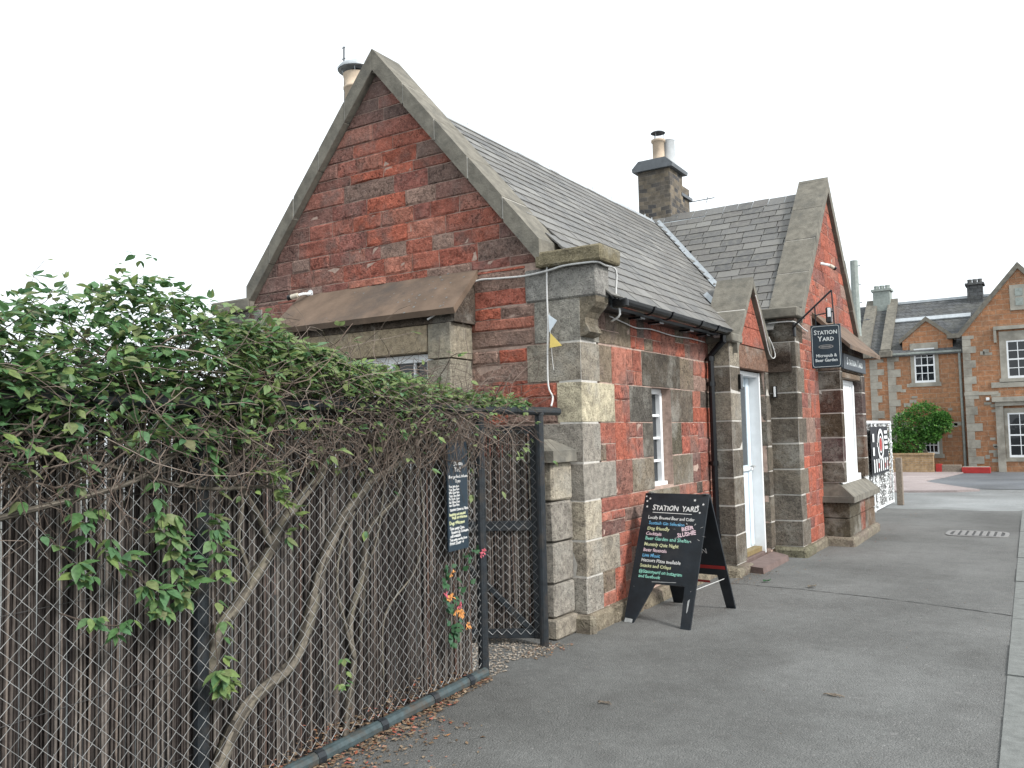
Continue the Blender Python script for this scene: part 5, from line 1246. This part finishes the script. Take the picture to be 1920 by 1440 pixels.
# honeysuckle pushing through the mesh
hs = thing('honeysuckle', (FX(4.3)+.03, 4.3, .4), 'small honeysuckle with orange flowers poking through the fence mesh', 'plant')
r = random.Random(97); mb = MB(); shoots = []
for pts in ([(4.28, .30), (4.26, .5), (4.20, .68), (4.22, .82)], [(4.27, .40), (4.36, .55), (4.46, .66)], [(4.26, .5), (4.32, .62), (4.42, .80), (4.52, .84), (4.62, .83)], [(4.28, .35), (4.22, .45), (4.18, .60)]):
    Q = smooth_path([(FX(y)+.02+rv(.01), y, z_) for y, z_ in pts], 5); mb.tube(Q, .0025, 4, False); shoots += Q
put('stems', mb, 'twig', hs, recalc=False)
hv, hf = leaf_geo(1, .75, .15, .1); hm = bpy.data.meshes.new('leaf'); hm.from_pydata(hv, [], hf); hm.update(); hm.materials.append(MAT['honeysuckle_leaf']); hm.polygons.foreach_set('use_smooth', [True]*len(hm.polygons))
def hleaf(p, sz):
    d = Vector((.5+rv(.4), rv(1), rv(1))).normalized(); x_, y_, z_ = leaf_frame(d, Vector((1, rv(.5), .6))); o = bpy.data.objects.new('leaf', hm); col.objects.link(o); o.parent = hs; q = p-WL[hs]
    o.matrix_local = Matrix(((x_.x*sz, y_.x*sz, z_.x*sz, q.x), (x_.y*sz, y_.y*sz, z_.y*sz, q.y), (x_.z*sz, y_.z*sz, z_.z*sz, q.z), (0, 0, 0, 1)))
for i in range(85):
    q = shoots[int(r.random()*len(shoots))]; hleaf(q+Vector((r.uniform(0, .04), rv(.02), rv(.02))), r.uniform(.03, .05))
for i in range(14): hleaf(Vector((FX(4.29)+.04, 4.29+rv(.05), .36+rv(.045))), r.uniform(.04, .055))
def flower(p, mat):
    mb = MB()
    for k in range(9):
        d = Vector((.5+rv(.3), rv(1), rv(.8)+.1)).normalized(); e = p+d*r.uniform(.016, .03); mid = p+d*.012
        mb.tube([p, mid, e, e+Vector((.004, rv(.012), -.008))], [.0012, .0022, .0035, .001], 4)
    put('flower', mb, mat, hs)
for y, z_ in ((4.25, .745), (4.20, .60), (4.235, .605), (4.29, .505), (4.335, .495), (4.34, .475), (4.425, .39)): flower(Vector((FX(y)+.045, y, z_)), 'flower_orange')
for y, z_ in ((4.62, .835), (4.605, .815), (4.17, .63), (4.32, .535)): flower(Vector((FX(y)+.05, y, z_)), 'flower_red')

# leaf litter along the fence foot, gravel inside the gate, scattered leaves on the tarmac
r = random.Random(101); mb = MB()
def flake(x, y, z_, s_, tv):
    mb.cur = tv*.97+.01; a = r.uniform(0, 6.28); c, s2_ = math.cos(a)*s_, math.sin(a)*s_; w_ = r.uniform(.3, .6)
    t0 = [(c, s2_), (-s2_*w_, c*w_), (-c, -s2_), (s2_*w_, -c*w_)]
    mb.quad(*[(x+p[0], y+p[1], z_+r.uniform(.0, .5)*s_) for p in t0])
for i in range(1900):
    y = r.uniform(2.2, 4.66); d = r.expovariate(9); tv = r.random()
    if y < 3.9 or d < .1: flake(FX(y)+.05+d*(.55 if y > 4.2 else 1.0), y, .003+r.random()*.02*math.exp(-d*8), r.uniform(.006, .02), tv)
for i in range(900): y = r.uniform(2.3, 4.6); flake(FX(y)-.05+rv(.045), y, .01+abs(r.gauss(0, .04))*(1.6 if 3.0 < y < 4.0 else .7), r.uniform(.008, .022), r.random())
for i in range(140): flake(-3.2+rv(.12), 5.45+rv(.25), .004, r.uniform(.006, .018), r.random())
for i in range(160): flake(-2.85+r.random()**2*.25, 8.6+r.random()*1.0, .004, r.uniform(.005, .014), r.random()*.7)
for i in range(160): flake(r.uniform(-3, -.3), r.uniform(3.2, 14), .004, r.uniform(.003, .009), r.random()*.8)
for i in range(90): y = r.uniform(9.3, 17); flake((-2.55 if y < 11.7 else -2.12)+r.random()**2*.2, y, .004, r.uniform(.006, .015), r.random())
prop(put('leaf_litter', mb, 'litter', recalc=False), 'dry fallen leaf scraps along the fence foot and tarmac', 'litter', kind='stuff')
mb = MB()
for i in range(1500):
    u = r.random(); x = -3.16-r.random()**1.0*.9; y = r.uniform(4.72, 5.6)
    if x > -3.22-.1*math.sin(y*9)+.05: continue
    s_ = r.uniform(.006, .014); mb.cur = r.random()*.97+.01; n0 = len(mb.v); z_ = .003
    mb.v += [(x+s_*r.uniform(.7, 1.2), y, z_+s_*.3), (x, y+s_*r.uniform(.6, 1.1), z_+s_*.3), (x-s_, y, z_+s_*.3), (x, y-s_*r.uniform(.6, 1), z_+s_*.3), (x, y, z_+s_*.8), (x, y, z_-s_*.2)]
    for a, b in ((0, 1), (1, 2), (2, 3), (3, 0)): mb.face(n0+a, n0+b, n0+4); mb.face(n0+b, n0+a, n0+5)
prop(put('gravel', mb, 'pebble', recalc=False), 'loose brown gravel on the ground inside the gate', 'gravel', kind='stuff')
lit = []
for i, (x, y, s_, nm, lb) in enumerate(((-1.17, 5.31, .075, 'fallen_twig', 'curled dry twig lying in the middle of the tarmac'), (-2.30, 4.55, .06, 'fallen_twig', 'dry twig on the tarmac nearest the fence'), (-2.56, 8.85, .055, 'fallen_leaf', 'pale green fallen leaf near the doorstep'), (-2.08, 8.72, .06, 'fallen_leaf', 'dark crumpled leaf on the tarmac seam in front of the door'))):
    m_ = MB(); rr_ = random.Random(i+5)
    if 'twig' in nm:
        for k in range(4):
            a = rr_.uniform(-.5, .5)+k*.3; m_.tube([(x+s_*(k*.25-.5), y+rr_.uniform(-.02, .02), .006), (x+s_*(k*.3-.2), y+s_*.3*math.sin(a), .014), (x+s_*(k*.3+.2), y+s_*.3*math.cos(a)-.02, .008)], .004, 4)
    else:
        V, F_ = leaf_geo(s_*2, .7, .5, .2); m_.v = [(x+a*.8+b*.5, y+b*.7-a*.3, .012+abs(c)) for a, b, c in V]; m_.f = list(F_); m_.t = [0.0]*len(F_)
    prop(put(nm, m_, 'timber' if 'twig' in nm else ('bark' if 'green' not in lb else 'honeysuckle_leaf'), recalc=False), lb, 'twig' if 'twig' in nm else 'leaf')

# ------------------------------------------------------------------ netting screen beyond the station
r = random.Random(111)
t = thing('net_screen', (-2.75, 17.0, 0), 'white netting screen on a light frame beyond the station bay', 'screen')
mb = MB(); mb.cbox(-2.765, -2.735, 14.6, 19.05, 1.64, 1.69, .004); put('top_rail', mb, 'white_paint', t)
mb = MB(); mb.cbox(-2.765, -2.735, 14.6, 19.05, .02, .06, .004); put('bottom_rail', mb, 'white_paint', t)
for y in (14.62, 16.8, 19.02): mb = MB(); mb.cbox(-2.77, -2.73, y-.02, y+.02, 0, 1.66, .004); put('upright', mb, 'white_paint', t)
mb = MB()
for i in range(95):
    for j in range(38):
        if r.random() < .12: continue
        y = 14.65+4.35*i/94+rv(.02); z_ = .06+1.56*j/37+rv(.015); s_ = r.uniform(.016, .034); mb.cur = r.random()*.97+.01; xx = -2.75+.03*math.sin(y*6)+rv(.012)
        mb.quad((xx+rv(.012), y-s_, z_-s_*r.uniform(.3, .8)), (xx+rv(.012), y+s_, z_-s_*r.uniform(.2, .7)), (xx+rv(.012), y+s_, z_+s_*r.uniform(.2, .7)), (xx+rv(.012), y-s_, z_+s_*r.uniform(.2, .7)))
prop(put('netting', mb, 'netting', t, recalc=False), kind='stuff')
mb = MB(); mb.box(-2.80, -2.79, 14.62, 19.0, .05, 1.64); put('backing_cloth', mb, 'iron_cover', t)
t = thing('banner', (-2.70, 17.35, .69), 'black hanging banner with a red and white target emblem', 'banner')
mb = MB(); n = 24
for i in range(n):
    a, b = 16.3+1.95*i/n, 16.3+1.95*(i+1)/n; f_ = lambda q: -2.695+.012*math.sin(q*9)
    for dx in (0, -.006): mb.quad((f_(a)+dx, a, .69), (f_(b)+dx, b, .69), (f_(b)+dx, b, 1.58), (f_(a)+dx, a, 1.58))
bn = put('cloth', mb, 'banner_black', t, recalc=False)
BXN = -2.676
def disc(name, mat, R0, R1, x, yc=17.32, zc=1.24, n=28):
    mb = MB()
    for k in range(n):
        a, b = 2*math.pi*k/n, 2*math.pi*(k+1)/n
        mb.quad((x, yc+R1*math.cos(a)*1.15, zc+R1*math.sin(a)), (x, yc+R1*math.cos(b)*1.15, zc+R1*math.sin(b)), (x, yc+R0*math.cos(b)*1.15, zc+R0*math.sin(b)), (x, yc+R0*math.cos(a)*1.15, zc+R0*math.sin(a)))
    put(name, mb, mat, bn, recalc=False)
disc('ring', 'white_paint', .22, .30, BXN); disc('ring', 'white_paint', .135, .16, BXN); disc('bullseye', 'red_paint', 0.0, .13, BXN)
mb = MB()
def bq(y0, y1, z0, z1): mb.quad((BXN, y0, z0), (BXN, y1, z0), (BXN, y1, z1), (BXN, y0, z1))
for z_ in (1.47, 1.37, 1.27, 1.17): bq(17.75, 18.12, z_-.03, z_+.03)
bq(16.9, 17.08, 1.2, 1.28); bq(16.45, 16.62, 1.30, 1.45); bq(16.45, 16.62, 1.05, 1.2)
for k in range(7): bq(16.5+.24*k, 16.61+.24*k, .74, .98)
put('print', mb, 'white_paint', bn, recalc=False)
mb = MB()
for k, (y0, y1, z0, z1) in enumerate(((16.99, 17.07, .80, .9), (17.7, 17.78, .78, .88), (18.0, 18.05, .8, .92))): mb.quad((BXN+.002, y0, z0), (BXN+.002, y1, z0), (BXN+.002, y1, z1), (BXN+.002, y0, z1))
put('print_red', mb, 'red_paint', bn, recalc=False)
mb = MB(); mb.cbox(-2.70, -2.58, 19.15, 19.27, -.06, .92, .01); prop(put('wooden_post', mb, 'timber'), 'short grey timber post at the far end of the netting', 'post')

# ------------------------------------------------------------------ house across the road
hs_ = thing('stone_house', (-2.4, 35, -.05), 'orange rubble house with grey quoins, slate roof and white sash windows', 'house')
HY = 33.0; WYF = 32.72
H = lambda nm, mb, m_, par=None: put(nm, mb, m_, par or hs_)
r = random.Random(121)
mb = MB(); mb.box(-6.6, -2.2, HY, 38.5, -.06, 4.2); mb.prism([(-4.22, 4.2), (-2.62, 4.2), (-2.62, 4.62), (-3.42, 5.30), (-4.22, 4.62)], 'y', HY+.002, HY+.35); hw = H('main_wall', mb, 'far_rubble')
mb = MB(); mb.prism([(-2.3, -.06), (1.2, -.06), (1.2, 4.70), (-.55, 6.80), (-2.3, 4.70)], 'y', WYF, 39); ww = H('wing_wall', mb, 'far_rubble')
mb = MB(); mb.prism([(HY-.12, 4.17), (35.4, 6.28), (38.7, 4.17), (38.7, 4.05), (HY-.12, 4.05)], 'x', -6.7, -1.5); rf = H('main_roof', mb, 'far_slate')
mb = MB(); mb.hexa([(-4.6, 34.35, 5.42), (-2.1, 34.35, 5.42), (-2.1, 34.5, 5.56), (-4.6, 34.5, 5.56), (-4.6, 34.33, 5.46), (-2.1, 34.33, 5.46), (-2.1, 34.48, 5.60), (-4.6, 34.48, 5.60)]); H('lead_strip', mb, 'lead', rf)
mb = MB(); mb.box(-5.2, -1.5, 35.32, 35.48, 6.24, 6.33); H('ridge_lead', mb, 'lead', rf)
for x0, x1 in ((-5.72, -5.32), (-4.93, -4.6)):
    mb = MB(); mb.hexa([(x0, 32.82, 4.16), (x1, 32.82, 4.16), (x1, 35.4, 6.34), (x0, 35.4, 6.34), (x0, 32.82, 4.34), (x1, 32.82, 4.34), (x1, 35.4, 6.50), (x0, 35.4, 6.50)]); H('skew_coping', mb, 'coping_stone', rf)
    mb = MB(); mb.cbox(x0-.05, x1+.05, 32.75, 33.05, 4.05, 4.28, .02); H('skew_block', mb, 'coping_stone', rf)
def far_chimney(x0, x1, y0, y1, z0, z1, mat):
    mb = MB(); mb.box(x0, x1, y0, y1, z0, z1-.32); c = H('chimney', mb, mat); mb = MB(); mb.box(x0-.06, x1+.06, y0-.06, y1+.06, z1-.32, z1-.24); H('cap', mb, mat, c)
    mb = MB(); k = (x1-x0)/3
    for i in range(3): mb.lathe((x0+k*(i+.5), (y0+y1)/2, z1-.24), [(k*.46, 0), (k*.44, .12), (k*.48, .13), (k*.48, .17)], 8)
    H('chimney_pots', mb, mat, c)
far_chimney(-5.45, -4.85, 35.1, 35.7, 5.6, 7.12, 'pole_grey'); far_chimney(-2.22, -1.72, 35.1, 35.7, 5.4, 7.0, 'far_slate')
mb = MB(); mb.prism([(-3.42, 5.42), (-4.32, 4.66), (-4.32, 4.50), (-3.42, 5.26), (-2.52, 4.50), (-2.52, 4.66)], 'y', HY-.06, HY+.38); H('dormer_coping', mb, 'coping_stone', hw)
mb = MB(); mb.prism([(-3.42, 5.30), (-4.2, 4.63), (-4.2, 4.55), (-2.64, 4.55), (-2.64, 4.63)], 'y', HY+.36, 34.6); H('dormer_roof', mb, 'far_slate', rf)
WSK = lambda x: 6.96-1.2*abs(x+.55)
mb = MB(); mb.prism([(-.55, 6.96), (-2.42, 4.72), (-2.75, 4.70), (-2.75, 4.56), (-2.36, 4.56), (-.55, 6.74), (1.26, 4.56), (1.32, 4.72)], 'y', WYF-.07, WYF+.4); H('wing_coping', mb, 'coping_stone', ww)
mb = MB(); mb.prism([(-.55, 6.80), (-2.35, 4.66), (-2.35, 4.58), (1.25, 4.58), (1.25, 4.66)], 'y', WYF+.38, 39); H('wing_roof', mb, 'far_slate')
mb = MB(); mb.tube([(-4.55, HY-.1, 4.13), (-2.35, HY-.1, 4.13)], .05, 6); H('gutter', mb, 'pole_grey', rf)
mb = MB(); mb.tube([(-2.42, HY-.08, 4.1), (-2.42, HY-.08, 0)], .045, 6); H('downpipe', mb, 'pole_grey', hw)
def quoins(par, xe, sgn_, y, z0, z1, r, both=False):
    z_ = z0; k = 0
    while z_ < z1-.1:
        h_ = r.uniform(.22, .30); L = (.42 if k % 2 else .24)*r.uniform(.85, 1.15); a, b = sorted((xe-.02*sgn_*0, xe+sgn_*L))
        if both: a, b = xe-L*.6, xe+L*.6
        mb = MB(); mb.box(a, b, y-.02, y+.1, z_, min(z_+h_-.008, z1)); H('quoin_stone', mb, 'far_quoin', par); z_ += h_; k += 1
quoins(ww, -2.302, 1, WYF, 0, 4.6, r); quoins(hw, -4.75, 1, HY, 0, 4.05, r); quoins(hw, -5.35, 1, HY, 0, 4.0, r)
def sash(par, x0, x1, z0, z1, y, cols, rows, sur=.12):
    for (a, b, c0, c1) in ((x0-sur, x0, z0, z1), (x1, x1+sur, z0, z1), (x0-sur, x1+sur, z1, z1+sur*1.6), (x0-sur-.05, x1+sur+.05, z0-.14, z0)):
        mb = MB(); mb.box(a, b, y-.03, y+.12, c0, c1); H('surround_stone', mb, 'far_quoin', par)
    mb = MB(); f_ = .05
    for (a, b, c0, c1) in ((x0, x0+f_, z0, z1), (x1-f_, x1, z0, z1), (x0+f_, x1-f_, z1-f_, z1), (x0+f_, x1-f_, z0, z0+f_*1.5), (x0+f_, x1-f_, (z0+z1)/2-.025, (z0+z1)/2+.025)): mb.box(a, b, y-.022, y+.03, c0, c1)
    for i in range(1, cols): xx = x0+f_+(x1-x0-2*f_)*i/cols; mb.box(xx-.012, xx+.012, y-.018, y+.03, z0+f_, z1-f_)
    for j in range(1, rows):
        zz = z0+f_+(z1-z0-2*f_)*j/rows
        if abs(zz-(z0+z1)/2) > .05: mb.box(x0+f_, x1-f_, y-.0185, y+.03, zz-.012, zz+.012)
    wf = H('window', mb, 'white_paint', par)
    for i in range(cols):
        for j in range(rows):
            a, b = x0+f_+(x1-x0-2*f_)*i/cols, x0+f_+(x1-x0-2*f_)*(i+1)/cols; c0, c1 = z0+f_+(z1-z0-2*f_)*j/rows, z0+f_+(z1-z0-2*f_)*(j+1)/rows
            mb = MB(); tl = r.uniform(-.004, .004); mb.quad((a, y-.008+tl, c0), (b, y-.008-tl, c0), (b, y-.008-tl*.5, c1), (a, y-.008+tl*.5, c1)); put('pane', mb, 'window_glass', wf, recalc=False)
sash(hw, -3.86, -3.20, 3.08, 4.30, HY, 3, 4); sash(hw, -3.66, -3.2, .56, 1.7, HY, 3, 4, .1)
sash(ww, -1.0, -.08, 3.08, 4.34, WYF, 3, 4, .2); sash(ww, -1.08, -.10, .44, 1.92, WYF, 3, 4, .1)
mb = MB(); mb.box(-1.42, .35, WYF-.12, WYF+.1, -.06, 2.30); mb.box(-1.5, .42, WYF-.22, WYF+.1, 2.30, 2.46); mb.box(-1.38, .3, WYF-.16, WYF+.1, 2.46, 2.55)
mb = MB(); mb.box(-1.50, .42, WYF-.22, WYF+.1, 2.30, 2.46); mb.box(-1.42, .34, WYF-.14, WYF+.1, 2.16, 2.30); H('cornice', mb, 'far_quoin', ww)
for x0, x1 in ((-1.42, -1.19), (.02, .3)): mb = MB(); mb.box(x0, x1, WYF-.10, WYF+.1, -.06, 2.16); H('pilaster', mb, 'far_quoin', ww)
mb = MB(); mb.box(-1.35, .25, WYF-.13, WYF+.1, 4.72, 4.84); mb.box(-1.35, -1.27, WYF-.12, WYF+.1, 4.3, 4.72); H('label_mould', mb, 'far_quoin', ww)
mb = MB(); mb.box(-.82, -.28, WYF-.035, WYF+.1, 5.35, 6.2); H('gable_panel', mb, 'far_quoin', ww)
for z0 in (5.50, 5.82): mb = MB(); mb.box(-.66, -.44, WYF-.045, WYF-.03, z0, z0+.26); H('panel_recess', mb, 'pole_grey', ww)
mb = MB(); mb.box(-2.32, -1.3, WYF-.03, WYF+.1, 2.55, 2.66); mb.box(-1.5, .6, WYF-.03, WYF+.1, 2.78, 2.96); H('string_course', mb, 'far_quoin', ww)
mb = MB(); mb.cbox(-1.68, -1.58, WYF-.06, WYF-.002, 2.36, 2.46, .01); H('alarm_box', mb, 'white_paint', ww)
for k in range(22):                               # odd grey stones in the rubble
    xx, zz = r.uniform(-4.4, -2.6), r.uniform(.4, 3.0); L = r.uniform(.12, .3)
    if -4.1 < xx < -3.0 and zz > 2.7 or -3.9 < xx < -3.0 and zz < 1.9: continue
    mb = MB(); mb.box(xx, xx+L, HY-.012, HY+.05, zz, zz+r.uniform(.08, .14)); H('odd_stone', mb, 'far_quoin', hw)
for k in range(14):
    xx, zz = r.uniform(-1.9, -1.5), r.uniform(.2, 4.4); mb = MB(); mb.box(xx, xx+r.uniform(.12, .28), WYF-.012, WYF+.05, zz, zz+r.uniform(.08, .13)); H('odd_stone', mb, 'far_quoin', ww)
mb = MB(); mb.cbox(-5.6, -3.28, 31.75, 31.97, -.06, .55, .01); t = thing('garden_wall', (-4.4, 31.86, -.05), 'low yellow brick garden wall in front of the rubble house', 'wall'); put('brickwork', mb, 'yellow_brick', t)
mb = MB(); mb.cbox(-5.62, -3.26, 31.73, 31.99, .55, .63, .01); put('brick_coping', mb, 'yellow_brick', t)
mb = MB(); mb.cbox(-3.25, -3.05, 31.9, 32.2, -.05, .24, .01); mb.cbox(-3.05, -2.45, 31.95, 32.2, -.05, .2, .01); 
t = thing('planter', (-2.85, 32.05, -.05), 'weathered low planter box with one red end by the brick wall', 'planter')
mb = MB(); mb.cbox(-3.24, -3.06, 31.9, 32.25, -.05, .25, .01); put('red_end', mb, 'red_paint', t); mb = MB(); mb.cbox(-3.055, -2.48, 31.92, 32.24, -.05, .22, .01); put('box', mb, 'timber', t)
mb = MB(); mb.cbox(-2.45, -1.62, 31.75, 32.1, -.05, .15, .01); t = thing('planter', (-2.0, 31.9, -.05), 'long bright red planter box below the house corner', 'planter'); put('box', mb, 'red_paint', t); mb = MB(); mb.box(-2.42, -1.65, 31.78, 32.07, .15, .17); put('soil', mb, 'far_quoin', t)
# rounded shrub
t = thing('shrub', (-3.75, 32.35, -.05), 'big rounded green shrub behind the low brick wall', 'shrub'); r = random.Random(131)
mb = MB()
for k in range(5): mb.tube([(-3.75+rv(.15), 32.4, -.05), (-3.75+rv(.3), 32.35, .6), (-3.7+rv(.8), 32.3+rv(.2), 1.4)], [.05, .04, .02], 6)
put('trunk', mb, 'bark', t); mb = MB()
lob = [(-3.35, 32.2, 1.25, .30, .3, .25), (-4.55, 32.1, .75, .28, .3, .22), (-3.0, 32.3, 1.78, .25, .3, .22), (-3.70, 32.35, 1.72, .88, .55, .50), (-3.15, 32.35, 1.60, .45, .42, .35), (-4.1, 32.3, 1.55, .50, .45, .45), (-4.35, 32.15, 1.02, .52, .40, .50), (-3.98, 32.1, .92, .42, .35, .42), (-3.6, 32.4, 2.0, .5, .4, .34)]
for i in range(9000):
    cx_, cy_, cz_, a, b, c = lob[int(r.random()**1.2*len(lob))]; v = Vector((r.gauss(0, 1), r.gauss(0, 1), r.gauss(0, 1))).normalized(); k = r.uniform(.70, 1.0)*(1+.30*noise.noise(v*3.4+Vector((cx_*3, 0, 0))))+(.12 if r.random() < .06 else 0)
    p = Vector((cx_+v.x*a*k, cy_+v.y*b*k, cz_+v.z*c*k)); x_, y_, z_ = leaf_frame(v+Vector((rv(.9), rv(.9), rv(.9))), Vector((rv(1), rv(1), 1))); s_ = r.uniform(.03, .06); mb.cur = r.random()*.97+.01
    mb.quad(p, p+x_*s_*.6+y_*s_, p+y_*s_*2, p-x_*s_*.6+y_*s_)
prop(put('crown', mb, 'bush_leaf', t, recalc=False), kind='stuff')
# pole behind the station
t = thing('utility_pole', (-4.16, 24.0, -.06), 'tall weathered grey pole rising behind the street gable', 'pole')
mb = MB(); mb.tube([(-4.16, 24, -.06), (-4.16, 24, 6.05)], [.125, .10], 10); put('shaft', mb, 'pole_grey', t)
mb = MB(); mb.tube([(-4.1, 24, 4.42), (-3.82, 24, 4.43)], .012, 5); mb.tube([(-3.9, 24, 4.43), (-3.9, 24, 4.48)], .012, 5); put('bracket', mb, 'slate_lead', t)
mb = MB()
for k in range(4): mb.tube([(-4.06, 24, 5.9-.5*k), (-4.0, 24, 5.9-.5*k)], .012, 5)
put('step_bolts', mb, 'slate_lead', t)
